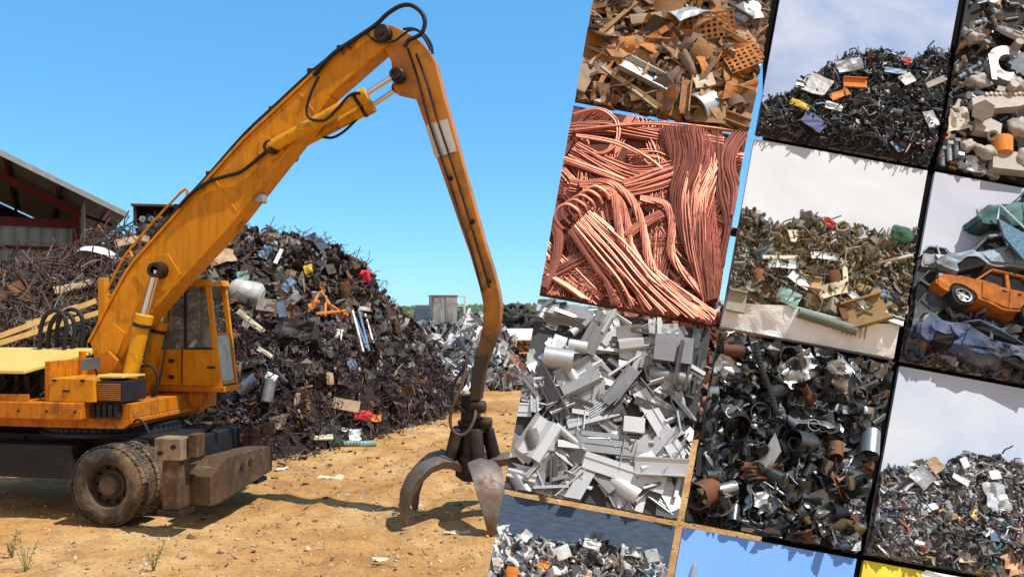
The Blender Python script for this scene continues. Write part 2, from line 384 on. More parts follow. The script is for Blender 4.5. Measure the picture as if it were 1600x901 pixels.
# ================================================================== open shed
def make_shed():
    rz = math.atan2(.5, .87)
    ex = Vector((math.cos(rz), math.sin(rz), 0)); base = Vector((-12.1, 26, 0))
    root = empty('open_shed', base, rz, 'open steel shed with grey sheet roof and dark red frame behind the scrap', 'shed')
    # local: x to the right along the gable, y away from the camera, z up; the eave end at x = 0
    sl = .48; RL = 6.5; D = 15
    zr = lambda x: 5.87 - sl * x
    roofm = mat('roof_sheet', (.15, .158, .16), .6, .3, var=.2, scale=1.2, stain=(.22, .17, .13), amount=.3, bump=.05)
    redm = mat('red_oxide_steel', (.16, .022, .022), .55, var=.25, scale=3, bump=.05)
    clad = mat('wall_sheet', (.36, .42, .44), .6, .15, var=.12, scale=1, stain=(.3, .3, .27), amount=.25, bump=.03)
    mb = MB(); n = int(D / .25)          # corrugated roof, ridges run down the slope
    for side, (x0, x1) in enumerate(((0, -RL), (-RL, -2 * RL))):
        V = []; ny = n * 4 + 1
        for x, z in ((x0, zr(x0) if side == 0 else zr(-RL)), (x1, zr(-RL) if side == 0 else zr(0))):
            for j in range(ny):
                y = j / (ny - 1) * D; c = (0, .035, .035, 0)[j % 4]
                V += [(x, y, z + c + .03), (x, y, z + c)]
        Fc = []
        for j in range(ny - 1):
            a = j * 2; b = ny * 2 + j * 2
            Fc += [(a, b, b + 2, a + 2), (a + 1, a + 3, b + 3, b + 1)]
        Fc += [(0, 1, ny * 2 + 1, ny * 2), (2 * ny - 2, 4 * ny - 2, 4 * ny - 1, 2 * ny - 1)]
        mb.add(V, Fc)
    mb.build('roof', roofm, root)
    tr = MB(); fl = .12                   # pressed verge flashing
    tr.add(*g_prism([(0.02, zr(0) + .06), (-RL, zr(-RL) + .06), (-RL, zr(-RL) - fl), (0.02, zr(0) - fl)], .03, 1)); tr.v[-1][:, 1] -= .02
    tr.build('verge_flashing', GRY, root)
    for y in (3.5, 14.6):
        f = MB(); V, Fc = g_prism([(-1.3, zr(-1.3) - .12), (-RL, zr(-RL) - .12), (-RL, zr(-RL) - .36), (-1.3, zr(-1.3) - .46)], .14, 1); f.add(V + (0, y, 0), Fc)
        f.build('rafter', redm, root)
        f = MB(); f.box((-1.42, y - .1, 0), (-1.2, y + .1, zr(-1.3) - .1)); f.build('column', redm, root)
        f = MB(); f.add(*g_sweep([(-1.3, y, zr(-1.3) - .28), (-.08, y, zr(0) - .06)], .05, 8)); f.build('overhang_strut', CHS, root)
    for x in (-.5, -1.9, -3.3, -4.7, -6.1):
        f = MB(); f.box((x - .05, .05, zr(x) - .13), (x + .05, D, zr(x) - .02)); f.build('purlin', redm, root)
    # side wall (to the right) and the sheeted end wall set back under the roof
    f = MB(); ys = np.arange(1.0, D, .1); V = []
    for j, y in enumerate(ys):
        for z in (.0, zr(-1.25) - .12): V.append((-1.16 + (.03 if (j // 2) % 2 else 0), y, z))
    f.add(V, [(2 * j, 2 * j + 2, 2 * j + 3, 2 * j + 1) for j in range(len(ys) - 1)]); f.build('side_wall', clad, root)
    f = MB(); xs = np.arange(-2 * RL + 1.3, -1.3, .1); V = []
    for j, x in enumerate(xs):
        for z in (0, 5.75): V.append((x, 4.0 + (.03 if (j // 2) % 2 else 0), z))
    f.add(V, [(2 * j, 2 * j + 2, 2 * j + 3, 2 * j + 1) for j in range(len(xs) - 1)]); f.build('end_wall', clad, root)
    f = MB(); f.add(*g_prism([(-2 * RL + 1.3, 0), (-1.3, 0), (-1.3, zr(-1.3) - .1), (-RL, zr(-RL) - .1), (-2 * RL + 1.3, zr(-1.3) - .1)], .05, 1)); f.v[-1][:, 1] += D - .5; f.build('shaded_gable_infill', CHS, root)  # rear wall coloured black to paint the shade inside the shed
    for z in (3.9, 5.0):
        f = MB(); f.box((-2 * RL + 1.3, 3.86, z - .05), (-1.4, 3.96, z + .05)); f.build('wall_rail', redm, root)
    f = MB(); f.box((-2 * RL + 1.3, 3.84, 5.72), (-1.4, 3.99, 6.0)); f.build('tie_beam', redm, root)
make_shed()

# ================================================================== the great scrap heap
cx = np.array([-24, -17, -13, -10.6, -9.4, -8.2, -6.8, -5.7, -4.56, -3.74, -3.1, -2.44, -2.0, -1.62])
cz = np.array([3.0, 3.3, 3.75, 4.55, 5.05, 4.95, 4.95, 4.6, 4.25, 3.65, 3.0, 1.95, .85, 0])
tx = np.array([-24, -9, -6.2, -4.6, -3.5, -2.7, -2.0, -1.6]); ty = np.array([15.2, 15.2, 15.2, 15.6, 17.2, 19.6, 21.6, 23])
def heap_z(x, y):
    Zc = np.interp(x, cx, cz); Yt = np.interp(x, tx, ty); Yc = 21.5 + max(0, (x + 4)) * .9
    Yb = Yc + 6
    if y < Yc:
        t = (y - Yt) / max(Yc - Yt, .3)
        if t <= 0: return -.05
        z = Zc * (t ** .85)
        if x < -3.2: z = Zc * (.30 * min(1, t / .16) + .70 * t ** 1.15)      # wiry foot stands up steeply
    else:
        t = (Yb - y) / (Yb - Yc)
        if t <= 0: return -.05
        z = Zc * t
    nz = .55 * mnoise.noise(Vector((x * .55, y * .55, 1))) + .28 * mnoise.noise(Vector((x * 1.4, y * 1.4, 5)))
    return z + nz * min(1, z / 1.2)
HEAPMIX = palette('heap_mix', [((0.034, 0.024, 0.020), 8), ((0.068, 0.037, 0.024), 7), ((0.024, 0.020, 0.022), 7), ((0.116, 0.058, 0.031), 5), ((0.150, 0.095, 0.058), 4), ((0.204, 0.170, 0.136), 3), ((0.109, 0.109, 0.116), 4), ((0.041, 0.041, 0.051), 4), ((0.272, 0.258, 0.245), 2), ((0.468, 0.459, 0.442), 1.3), ((0.041, 0.075, 0.136), .8), ((0.177, 0.075, 0.020), 1.2), ((0.245, 0.116, 0.027), .5), ((0.068, 0.109, 0.088), .6), ((0.218, 0.034, 0.027), .35)], .6, .25, dirt=(.05, .032, .022), damt=.5)
SWARF = palette('swarf_mix', [((.035, .022, .026), 5), ((.055, .034, .036), 4), ((.022, .017, .022), 5), ((.10, .05, .04), 2.5), ((.18, .15, .15), 1.2)], .5, .45, dirt=(.04, .025, .025))
REBAR = palette('rod_mix', [((.085, .042, .025), 5), ((.05, .03, .022), 5), ((.15, .085, .055), 3), ((.26, .19, .14), 1.5), ((.18, .16, .15), 1)], .75, .1, dirt=(.06, .035, .022))
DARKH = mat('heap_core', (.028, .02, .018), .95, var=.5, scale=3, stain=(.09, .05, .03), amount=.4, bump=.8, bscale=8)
def tangent_rot(x, y, hz, tilt):
    e = .25; nx = (hz(x - e, y) - hz(x + e, y)) / (2 * e); ny = (hz(x, y - e) - hz(x, y + e)) / (2 * e)
    q = Vector((nx, ny, 1)).normalized().to_track_quat('Z', 'Y').to_matrix()
    return np.array(q) @ rand_rot(tilt)
def piece(kind, s):
    if kind == 'plate': return g_sheet(s, s * rng.uniform(.35, .9), 4, 3, rng.uniform(.1, .9), .09, .012, .12)
    if kind == 'bar': 
        w = s * rng.uniform(.05, .12); return g_box(-s * .7, -w, -w * .35, s * .7, w, w * .35)
    if kind == 'angle':
        w = s * .1; t = w * .16; return g_prism([(0, 0), (w, 0), (w, t), (t, t), (t, w), (0, w)], s * 1.4)
    if kind == 'tube': return g_tube(s, s * rng.uniform(.10, .26), .12, 10, rng.uniform(0, .3))
    if kind == 'rod': return g_rod(s * 1.7, s * .013 + .004, .45, 4, 4)
    if kind == 'crumple': return g_crumple(s, s * rng.uniform(.6, 1), 6, .3)
    if kind == 'lump': return g_lump(s * .32, 1, .55, (1, rng.uniform(.5, 1), rng.uniform(.4, .9)))
    if kind == 'box':
        a, b, c = s * .4, s * rng.uniform(.2, .4), s * rng.uniform(.12, .3); return g_box(-a, -b, -c, a, b, c)
    if kind == 'ring': 
        r = s * .35; return g_sweep([(r * math.cos(a), r * math.sin(a), 0) for a in np.linspace(0, 6.28, 11)], s * .06, 5)
    if kind == 'curl':
        n = 9; r = s * rng.uniform(.12, .3); tw = rng.uniform(4, 10)
        return g_sweep([(s * (i / n - .5) + r * .3 * rng.normal(), r * math.cos(i / n * tw), r * math.sin(i / n * tw)) for i in range(n + 1)], s * .016 + .003, 3, False)
def pick(w):
    ks = list(w); p = np.array([w[k] for k in ks], float); return ks[rng.choice(len(ks), p=p / p.sum())]
make_debris()
def make_great_heap():
    mb = MB(); xs = np.arange(-24, -1.3, .3); ys = np.arange(14.6, 29.5, .3)
    V = [(x, y, heap_z(x, y) - .12) for x in xs for y in ys]; ny = len(ys)
    Fc = [(i * ny + j, (i + 1) * ny + j, (i + 1) * ny + j + 1, i * ny + j + 1) for i in range(len(xs) - 1) for j in range(ny - 1)]
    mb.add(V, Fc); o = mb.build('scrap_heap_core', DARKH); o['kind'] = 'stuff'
    mix = MB(); sw = MB(); rb = MB(); cnt = 0
    while cnt < 11500:
        x = rng.uniform(-16.5, -1.55); Yt = np.interp(x, tx, ty); Yc = 21.5 + max(0, x + 4) * .9
        y = rng.uniform(Yt - .25, Yc + 1.4); z = heap_z(x, y)
        px = 800 + F * x / y
        if z < 0 or px < -40: continue
        cnt += 1
        t = (y - Yt) / (Yc - Yt); left = px < 215
        s = .07 + .46 * rng.random() ** 2.6
        Rm = tangent_rot(x, y, heap_z, .55)
        if left:
            k = pick(dict(rod=6, plate=2.5, bar=2, angle=1.5, tube=.8, curl=1))
            if k == 'rod': 
                V, Fc = piece('rod', s * 1.5 + .25); rb.add(V @ Rm.T + np.array((x, y, z + .1)), Fc); continue
        elif (t < .42 and x < -3.6 and rng.random() < .32) or (x > -3.6 and z < 2.0 and rng.random() < .20):
            for _ in range(3):
                V, Fc = piece('curl', .10 + .45 * rng.random() ** 1.6); Rm = rand_rot(1)
                sw.add(V @ Rm.T + np.array((x + rng.normal() * .1, y - .05, z + rng.random() * .22)), Fc)
            continue
        else:
            k = pick(dict(plate=4, bar=2, angle=1.5, tube=1.3, rod=2.2, crumple=2.6, lump=1.4, box=.8, ring=.5, curl=1))
        V, Fc = piece(k, s); mix.add(V @ Rm.T + np.array((x, y, z + .03 + s * .05)), Fc)
    # frayed skyline: rods and strips standing out of the crest
    for _ in range(170):
        x = rng.uniform(-13, -2.2); Yc = 21.5 + max(0, x + 4) * .9; z = heap_z(x, Yc)
        V, Fc = piece('rod', rng.uniform(.15, .42)); Rm = rotm(0, rng.uniform(-1.3, -.1), rng.random() * 6.28)
        rb.add(V @ Rm.T + np.array((x, Yc + rng.normal() * .4, z + .12)), Fc)
    for _ in range(420):                  # crumbs at the foot
        x = rng.uniform(-8.5, -1.8); y = np.interp(x, tx, ty) - abs(rng.normal()) * .55; s = .05 + .15 * rng.random() ** 2
        V, Fc = piece(pick(dict(plate=3, lump=2, bar=1, rod=1, curl=2)), s); mix.add(V @ rand_rot(.3).T + np.array((x, y, .03)), Fc)
    tag(mix.build('scrap_heap', HEAPMIX), None, kind='stuff'); tag(sw.build('metal_swarf', SWARF), None, kind='stuff'); tag(rb.build('tangled_rods', REBAR), None, kind='stuff')
make_great_heap()

def on_heap(px, py, hz, Y0=14.5, Y1=30, lift=.1):
    """first point of a heap seen along a pixel's ray"""
    Y = Y0
    while Y < Y1:
        p = atY(px, py, Y)
        if hz(p.x, p.y) > p.z: return Vector((p.x, p.y - .05, p.z + lift))
        Y += .05
    return atY(px, py, (Y0 + Y1) / 2)
def loose(name, V, Fc, m, pos, Rm, label, cat, group=None, smooth=None):
    mb = MB(); mb.add(np.asarray(V) @ np.asarray(Rm).T, Fc); o = mb.build(name, m, smooth=smooth); o.location = pos
    return tag(o, label, cat, group)
def facing(az=0, el=0, roll=0):
    """piece lying in its own x-y plane, turned to face the camera (its z axis towards -Y)"""
    return np.array(Matrix.Rotation(az, 3, 'Z') @ Matrix.Rotation(R(90) - el, 3, 'X') @ Matrix.Rotation(roll, 3, 'Z'))
PLS = dict(white=mat('scrap_white', (.66, .68, .68), .5, .1, stain=(.28, .22, .17), amount=.35), tan=mat('scrap_tan', (.42, .30, .19), .8, stain=(.2, .13, .08), amount=.4),
    rust=mat('scrap_rust', (.20, .085, .04), .85, .1, stain=(.09, .045, .03), amount=.45, rnd='obj'), blue=mat('scrap_blue', (.11, .18, .28), .5, .1, stain=(.2, .17, .15), amount=.42),
    grey=mat('scrap_grey', (.30, .31, .32), .5, .5, stain=(.14, .09, .06), amount=.4, rnd='obj'), dark=mat('scrap_dark', (.05, .045, .045), .6, .3, stain=(.12, .07, .045), amount=.4, rnd='obj'),
    orange=mat('scrap_orange', (.62, .20, .03), .6, stain=(.2, .09, .04), amount=.35), red=mat('scrap_red', (.48, .03, .03), .6, stain=(.2, .05, .04), amount=.3), pink=mat('pink_plastic', (.80, .045, .10), .45, var=.1), teal=mat('scrap_teal', (.22, .34, .32), .5, .2, stain=(.25, .2, .15), amount=.4),
    yellow=mat('scrap_yellow', (.62, .42, .04), .55, stain=(.25, .15, .05), amount=.3), cream=mat('scrap_cream', (.62, .54, .40), .6, stain=(.35, .25, .16), amount=.3), green=mat('scrap_green', (.08, .17, .09), .6, stain=(.12, .08, .05), amount=.3))
def big_pieces():
    H = lambda px, py: on_heap(px, py, heap_z)
    # pale tub shell near the shed
    V, Fc = g_lathe([(.02, .0), (.26, .05), (.42, .18), (.48, .36), (.46, .36), (.40, .2), (.25, .08), (.02, .03)], 20)
    loose('tub', V * (1.25, .8, 1), Fc, PLS['white'], H(174, 403) + Vector((0, -.25, .05)), rotm(R(150), R(20), .4), 'pale white tub shell lying upside down on the rods by the shed', 'tub', smooth=40)
    # rusty machine casing on the crest
    p = H(250, 352); root = empty('machine_casing', p + Vector((0, -.1, -.05)), .2, 'rusty open machine casing perched on the crest of the scrap heap behind the boom', 'casing')
    f = MB(); f.box((-.55, -.35, 0), (-.47, .35, .5)); f.box((.47, -.35, 0), (.55, .35, .5)); f.box((-.47, .29, 0), (.47, .35, .5)); f.box((-.47, -.35, 0), (.47, .29, .06)); f.build('shell', PLS['dark'], root)
    f = MB(); f.box((-.6, -.4, .503), (.6, .4, .56)); f.build('lid', PLS['rust'], root)
    for i in range(4):
        f = MB(); V, Fc = g_lathe([(.02, -.2), (.085, -.2), (.085, .1), (.02, .1)], 12, 0); f.add(V @ rotm(0, 0, R(90)).T + (-.33 + i * .22, -.12, .17), Fc); f.build('cylinder_bore', PLS['grey'], root)
    # dented tank
    V, Fc = g_lathe([(.0, -.62), (.25, -.58), (.42, -.42), (.45, 0), (.43, .4), (.26, .56), (0, .6)], 22, 0)
    V = V + np.array([[.07 * mnoise.noise(Vector(tuple(v * 3))) for _ in range(3)] for v in V])
    loose('tank', V * .68, Fc, mat('tank_white', (.5, .5, .45), .55, .1, stain=(.22, .27, .24), amount=.45, sscale=2), H(392, 466) + Vector((0, -.25, 0)), rotm(.3, .25, .35), 'dented pale grey tank lying half buried beside the cab', 'tank', smooth=60)
    # pink plastic piece
    V, Fc = g_sheet(.32, .30, 5, 5, .6, .1, .02, .15); loose('plastic_sheet', V, Fc, PLS['pink'], H(571, 441) + Vector((0, -.15, .05)), facing(.2, .2, .3), 'bright pink plastic sheet on the right slope of the great heap', 'plastic sheet')
    # bundle of pale poles
    for i, (x0, y0, x1, y1) in enumerate(((557, 492, 572, 555), (566, 490, 581, 556), (576, 497, 590, 552), (561, 503, 577, 550))):
        a = H(x0, y0) + Vector((0, -.45, 0)); b = H(x1, y1) + Vector((0, -.3, 0))
        mb = MB(); mb.add(*g_sweep([Vector((0, 0, 0)), b - a], .028 + .008 * (i % 2), 8)); o = mb.build('metal_pole', PLS['white'] if i % 2 == 0 else PLS['blue']); o.location = a
        reg(o, 'pale straight pole' if i % 2 == 0 else 'pale blue straight pole', 'on the great heap', 'pole', 'poles leaning on the great heap', x0)
    # orange frames
    for i, pts in enumerate((((508, 462), (520, 482), (545, 498)), ((500, 497), (545, 492), (548, 500)), ((515, 470), (514, 500)), ((498, 476), (506, 464), (512, 474)))):
        P = [H(*q) + Vector((0, -.35, 0)) for q in pts]; mb = MB(); mb.add(*g_sweep([q - P[0] for q in P], .035, 6)); o = mb.build('steel_frame_bar', PLS['orange']); o.location = P[0]
        reg(o, 'bent orange steel bar', 'in the middle of the great heap', 'bar', 'orange bars in the great heap', pts[0][0])
    # sheets, boards: (px, py, length m, width m, roll deg, az, el, material, kind, label)
    S = [(398, 512, 1.0, .16, -40, .1, .3, 'cream', 'board', 'cream plank sloping below the pale tank'), (352, 412, .75, .6, 15, .3, .6, 'tan', 'sheet', 'tan triangular sheet standing behind the cab roof'),
         (420, 335 + 68, .42, .3, 60, .2, .4, 'blue', 'sheet', 'crumpled blue sheet high on the great heap'), (447, 500, .22, .75, 10, .4, .2, 'blue', 'board', 'narrow blue and white strip standing in the heap'),
         (52, 478, 1.5, .36, -52, .2, .5, 'rust', 'board', 'broad reddish board lying below the shed'), (95, 506, 1.3, .34, 28, .2, .7, 'tan', 'board', 'tan board lying near the hose loops'),
         (128, 455, 1.2, .3, 20, .2, .8, 'tan', 'board', 'weathered board on the rods beside the yellow post'), (210, 385, .9, .35, 25, .1, .7, 'tan', 'board', 'tan board just under the crest near the boom'),
         (465, 523, .95, .55, -12, .3, .3, 'dark', 'sheet', 'large dark green sheet in the middle of the great heap'), (316, 405, .6, .5, 30, .1, .5, 'tan', 'sheet', 'tan sheet between boom and cab roof'),
         (430, 598, .30, .2, -30, .2, .4, 'white', 'sheet', 'small white sheet low on the swarf slope'), (545, 640, .75, .32, -15, .3, .5, 'tan', 'board', 'tan board at the dark foot of the heap'),
         (493, 485, .42, .2, 40, .2, .4, 'orange', 'sheet', 'orange sheet below the blue strip'), (486, 430, .28, .3, 10, .2, .3, 'yellow', 'sheet', 'yellow sheet on the upper slope'),
         (490, 375, .40, .3, 20, .2, .5, 'blue', 'sheet', 'blue grey sheet on the crest'), (520, 600, .2, .35, 5, .2, .3, 'tan', 'sheet', 'tan slab upright near the foot of the heap'),
         (555, 580, .25, .4, 20, .2, .3, 'blue', 'sheet', 'blue scrap sheet above the dark foot of the heap'), (455, 455, .5, .3, 50, .2, .4, 'blue', 'sheet', 'dusty blue sheet below the yellow sheet'),
         (385, 440, .35, .3, 12, .2, .5, 'teal', 'sheet', 'teal grey sheet beside the tank'), (440, 410, .55, .12, 70, .2, .4, 'white', 'board', 'pale strip standing on the upper slope'),
         (600, 520, .5, .35, 35, .3, .4, 'dark', 'sheet', 'dark bent sheet on the right flank of the heap'), (533, 535, .5, .2, 80, .2, .4, 'white', 'board', 'white strip beside the pale poles'),
         (420, 560, .45, .12, -35, .2, .5, 'cream', 'board', 'short cream board low in the swarf'), (510, 690, .5, .2, 10, .1, 1.1, 'cream', 'board', 'cream board lying flat at the foot of the heap')]
    for px, py, L, W, roll, az, el, m, kind, lab in S:
        L *= .76; W *= .76
        V, Fc = g_sheet(L, W, 7, 5, .12 if kind == 'board' else .5, .015 if kind == 'board' else .07, .03 if kind == 'board' else .012, .02 if kind == 'board' else .12)
        loose('scrap_' + kind, V, Fc, PLS[m], H(px, py) + Vector((0, -.22, .04)), facing(az, el, R(roll)), lab, kind)
    # two long yellowish beams behind the engine hood
    for i, (a, b) in enumerate((((-30, 536), (150, 470)), ((-30, 545), (155, 488)))):
        p, q = atY(*a, 15.3), atY(*b, 16.4); mb = MB(); d = q - p; mb.add(*g_sweep([(0, 0, 0), d], .07, 4)); o = mb.build('wooden_beam', mat('yellow_beam', (.58, .36, .12), .75, stain=(.3, .17, .07), amount=.35)); o.location = p
        reg(o, 'long yellowish wooden beam', 'sloping over the rods behind the engine hood', 'beam', 'beams behind the engine hood', i)
    # individual lumps of ordinary scrap that can be told apart from the mass
    W = [('scrap_plate', 'plate', 46), ('scrap_tube', 'tube', 9), ('scrap_bar', 'bar', 26), ('scrap_drum', 'tube', 3)]
    for name, k, n in W:
        for i in range(n):
            px = rng.uniform(10, 640); top = np.interp(px, [0, 60, 150, 240, 380, 450, 520, 570, 610, 650], [432, 408, 375, 350, 355, 372, 395, 430, 465, 540])
            py = rng.uniform(top + 8, 640 if px > 360 else 520)
            if 140 < px < 350 and py > 400: continue
            s = rng.uniform(.22, .46); cm = pick(dict(rust=5, grey=2, dark=3, tan=2, white=.5, teal=.5, blue=.4))
            V, Fc = (g_tube(.42, .14, .1, 14, .4) if name == 'scrap_drum' else piece(k, s))
            p = H(px, py) + Vector((0, -.12, .02))
            o = loose(name, V, Fc, PLS[cm], p, rand_rot(1), None, k, None, 40 if k == 'tube' else None)
            zone = ('under the shed' if px < 150 else 'left of the boom' if px < 330 else 'beyond the cab' if px < 450 else 'on the right slope')
            zone += ' high up' if py < top + 60 else (' low down' if py > 560 else '')
            cn = dict(rust='rusty brown', grey='dull grey', dark='dark sooty', tan='tan', white='whitish', teal='teal grey', blue='faded blue')[cm]
            kn = dict(scrap_plate='bent plate', scrap_tube='pipe piece', scrap_bar='flat bar', scrap_drum='dented drum')[name]
            reg(o, f'{cn} {kn}', zone, kn.split()[-1], kn + 's in the great heap', px)
    # litter at the foot and on the dirt
    L = [(395, 753, .36, .2, 'cream', 'rag', 'crumpled off-white rag on the dirt before the outrigger'), (516, 745, .44, .2, 'cream', 'rag', 'flattened cream wrapper on the dirt at mid yard'), (552, 686, .42, .3, 'white', 'plastic bag', 'blue white plastic bag at the foot of the heap'),
         (568, 655, .45, .22, 'red', 'cloth', 'red cloth at the foot of the heap'), (588, 660, .3, .18, 'orange', 'cloth', 'orange cloth beside the red cloth'), (603, 869, .30, .15, 'cream', 'rag', 'yellowish crumpled scrap near the camera on bare dirt'),
         (715, 833, .32, .07, 'cream', 'board', 'thin pale board lying under the grapple'), (440, 734, .25, .12, 'white', 'paper', 'small white paper by the heap foot'), (540, 775, .2, .08, 'tan', 'chip', 'thin tan chip beside the boom shadow')]
    for px, py, Ln, W_, m, c, lab in L:
        g = gnd(px, py); V, Fc = g_crumple(Ln, W_, 8, .16, .004); V[:, 2] -= V[:, 2].min()
        on = py < 690 and px > 530
        loose(c.replace(' ', '_'), V, Fc, PLS[m], H(px, py) + Vector((0, -.2, .02)) if on else (g.x, g.y, ground_z(g.x, g.y) - .01), facing(.1, .7, 0) if on else rotm(0, 0, rng.normal() * .4), lab, c)
    g = gnd(563, 698); pts = [(-.35, 0, .06), (-.15, .03, .07), (.05, .0, .06), (.2, .06, .06), (.3, .1, .06)]
    mb = MB(); mb.add(*g_sweep(spline(pts, 6), [.065 + .008 * (i % 2) for i in range(25)], 10)); o = mb.build('corrugated_hose', PLS['teal']); o.location = g; tag(o, 'ribbed grey green hose end lying by the plastic bag', 'hose')
big_pieces()

# weeds in the near dirt
def weed(px, py, h, lab):
    g = gnd(px, py); root = empty('weed', (g.x, g.y, ground_z(g.x, g.y)), rng.random() * 6, lab, 'weed')
    gm = mat('weed_green', (.16, .18, .06), .8, var=.3); dm = mat('weed_dry', (.34, .28, .12), .9)
    st = MB(); lf = MB()
    for i in range(7):
        a = rng.random() * 6.28; l = h * rng.uniform(.5, 1); P = [np.array((math.cos(a) * l * .32 * t, math.sin(a) * l * .32 * t, l * t * (1 - .12 * t))) for t in np.linspace(0, 1, 6)]
        st.add(*g_sweep(P, [.005 * (1 - .7 * t) for t in np.linspace(0, 1, 6)], 4))
        for p in P[2:]:
            for _ in range(2):
                V, Fc = g_sheet(.05, .010, 3, 2, .5, .02, .001); lf.add(V @ rand_rot(.7).T + p, Fc)
    st.build('stem', gm, root); lf.build('foliage', dm, root)
for q in ((40, 893, .5, 'thin dry weed with several stalks at the lower left edge'), (240, 893, .42, 'thin green weed standing on the dirt before the big wheel'), (20, 872, .32, 'low sparse weed behind the taller dry weed')): weed(*q)

# ================================================================== far yard: pale heap, cabinet, tyres, bales
def far_z(x, y):
    cz_ = np.interp(x, [-4.6, -4.0, -3.0, -2.0, -1.0, -.2, .4], [0, 1.5, 2.2, 2.3, 2.2, 1.4, 0])
    t = (y - 29.6) / 3.2
    if t <= 0 or y > 38: return -.05
    z = cz_ * min(1, t) ** .9 if y < 34 else cz_ * (38 - y) / 4
    return z + .35 * mnoise.noise(Vector((x * .9, y * .9, 3))) * min(1, z)
def rust_z(x, y):
    cz_ = np.interp(x, [1.2, 1.8, 3.0, 5.5, 7.5, 8.6], [0, 1.9, 2.85, 2.8, 2.4, 0]); t = (y - 18.0) / 3
    if t <= 0 or y > 27: return -.05
    z = cz_ * min(1, t) if y < 23 else cz_ * (27 - y) / 4
    return z + .3 * mnoise.noise(Vector((x, y, 8))) * min(1, z)
PALE = palette('pale_mix', [((.46, .46, .45), 6), ((.30, .30, .30), 5), ((.68, .68, .67), 4), ((.22, .22, .23), 4), ((.50, .46, .38), 2), ((.12, .12, .12), 3), ((.34, .40, .48), 1.5), ((.24, .15, .10), 1.2), ((.5, .22, .16), .5)], .45, .4, dirt=(.12, .10, .09), damt=.35)
COPRUST = palette('copper_rust_mix', [((.34, .11, .06), 5), ((.22, .07, .045), 5), ((.12, .05, .04), 4), ((.45, .18, .09), 3), ((.5, .35, .28), 1), ((.07, .05, .05), 3), ((.4, .4, .4), .8)], .6, .3)
def far_yard():
    for hz, rx, ry, n, m, nm, szs in ((far_z, (-4.7, .5), (29.4, 34.6), 1250, PALE, 'pale_scrap_heap', (.15, 1.0)), (rust_z, (1.1, 8.7), (17.9, 24), 2600, COPRUST, 'rusty_wire_heap', (.12, .5))):
        mb = MB(); xs = np.arange(rx[0], rx[1], .25); ys = np.arange(ry[0], ry[1] + 4, .3); ny = len(ys)
        mb.add([(x, y, hz(x, y) - .1) for x in xs for y in ys], [(i * ny + j, (i + 1) * ny + j, (i + 1) * ny + j + 1, i * ny + j + 1) for i in range(len(xs) - 1) for j in range(ny - 1)])
        tag(mb.build(nm + '_core', DARKH), None, kind='stuff')
        mb = MB(); c = 0
        while c < n:
            x, y = rng.uniform(*rx), rng.uniform(*ry); z = hz(x, y)
            if z < .02: continue
            c += 1; s = szs[0] + (szs[1] - szs[0]) * rng.random() ** 1.8
            V, Fc = piece(pick(dict(plate=4, bar=3, angle=2, tube=.8, rod=1.5, crumple=2, box=1)), s); mb.add(V @ tangent_rot(x, y, hz, .8).T + np.array((x, y, z + .05)), Fc)
        tag(mb.build(nm, m), None, kind='stuff')
    # standing cabinet and open frame on the pale heap
    p = atY(695, 508, 32.7); root = empty('metal_cabinet', p, .25, 'streaked grey sheet cabinet standing on top of the pale heap', 'cabinet')
    cm = mat('streaked_sheet', (.42, .41, .40), .5, .3, var=.3, scale=2, stain=(.16, .11, .08), amount=.42, sscale=1.6, streak=.9)
    f = MB(); f.box((-.5, 0, 0), (.5, .9, 1.16)); f.build('body', cm, root, bevel=.015)
    for x in (-.26, .25):
        f = MB(); f.box((x - .22, -.03, .05), (x + .22, -.003, 1.1)); f.build('door', cm, root)
    f = MB(); f.box((-.54, -.05, 1.163), (.54, .94, 1.2)); f.build('top', GRY, root)
    p = atY(718, 490, 32.9); root = empty('shelf_rack', p, .1, 'open pale steel rack standing beside the grey cabinet', 'rack')
    for x in (-.2, .2):
        f = MB(); f.box((x - .035, -.035, 0), (x + .035, .035, .66)); f.build('post', WHT, root)
    f = MB(); f.box((-.3, -.04, .663), (.26, .04, .71)); f.build('rail', WHT, root); f = MB(); f.box((-.165, -.03, .3), (.165, .03, .34)); f.build('rail', WHT, root)
    p = atY(661, 488, 34.0); root = empty('blue_tank', p, .1, 'blue sheet box with grey lid behind the pale heap', 'box')
    f = MB(); f.box((-.37, 0, -.6), (.37, .6, .22)); f.build('body', PLS['blue'], root, bevel=.03); f = MB(); f.box((-.34, .02, .223), (.34, .58, .33)); f.build('lid', PLS['grey'], root, bevel=.05)
    # pale sheets in the heap one can point at
    for px, py, L, W, ro, m in ((705, 540, .95, .4, 60, 'grey'), (668, 535, .6, .45, 20, 'white'), (728, 505, .8, .35, 45, 'white'), (690, 575, .7, .3, 30, 'white'), (738, 545, .9, .3, 65, 'grey'), (655, 560, .6, .35, -40, 'grey'), (715, 575, 1.1, .12, -40, 'white'), (672, 590, .7, .15, 5, 'cream'), (730, 520, 1.0, .1, 35, 'white'), (700, 598, 1.0, .15, 3, 'white'), (680, 505, .7, .4, 30, 'cream'), (745, 490, .5, .4, 15, 'teal')):
        V, Fc = g_sheet(L, W, 5, 4, .5, .04, .012, .1); p = on_heap(px, py, far_z, 29, 38)
        o = loose('scrap_sheet', V, Fc, PLS[m], p + Vector((0, -.2, 0)), facing(.3 * rng.normal(), .4, R(ro)), None, 'sheet')
        reg(o, {'grey': 'bent grey sheet', 'white': 'bent white sheet', 'cream': 'cream sheet', 'teal': 'teal grey sheet'}[m], 'on the pale heap in the far yard', 'sheet', 'sheets on the pale heap', px)
    # tyres
    tp = MB(); n = 14
    prof = [(.18, -.07), (.24, -.105), (.31, -.10), (.345, -.06), (.345, .06), (.31, .10), (.24, .105), (.18, .07), (.19, .0), (.18, -.07)]
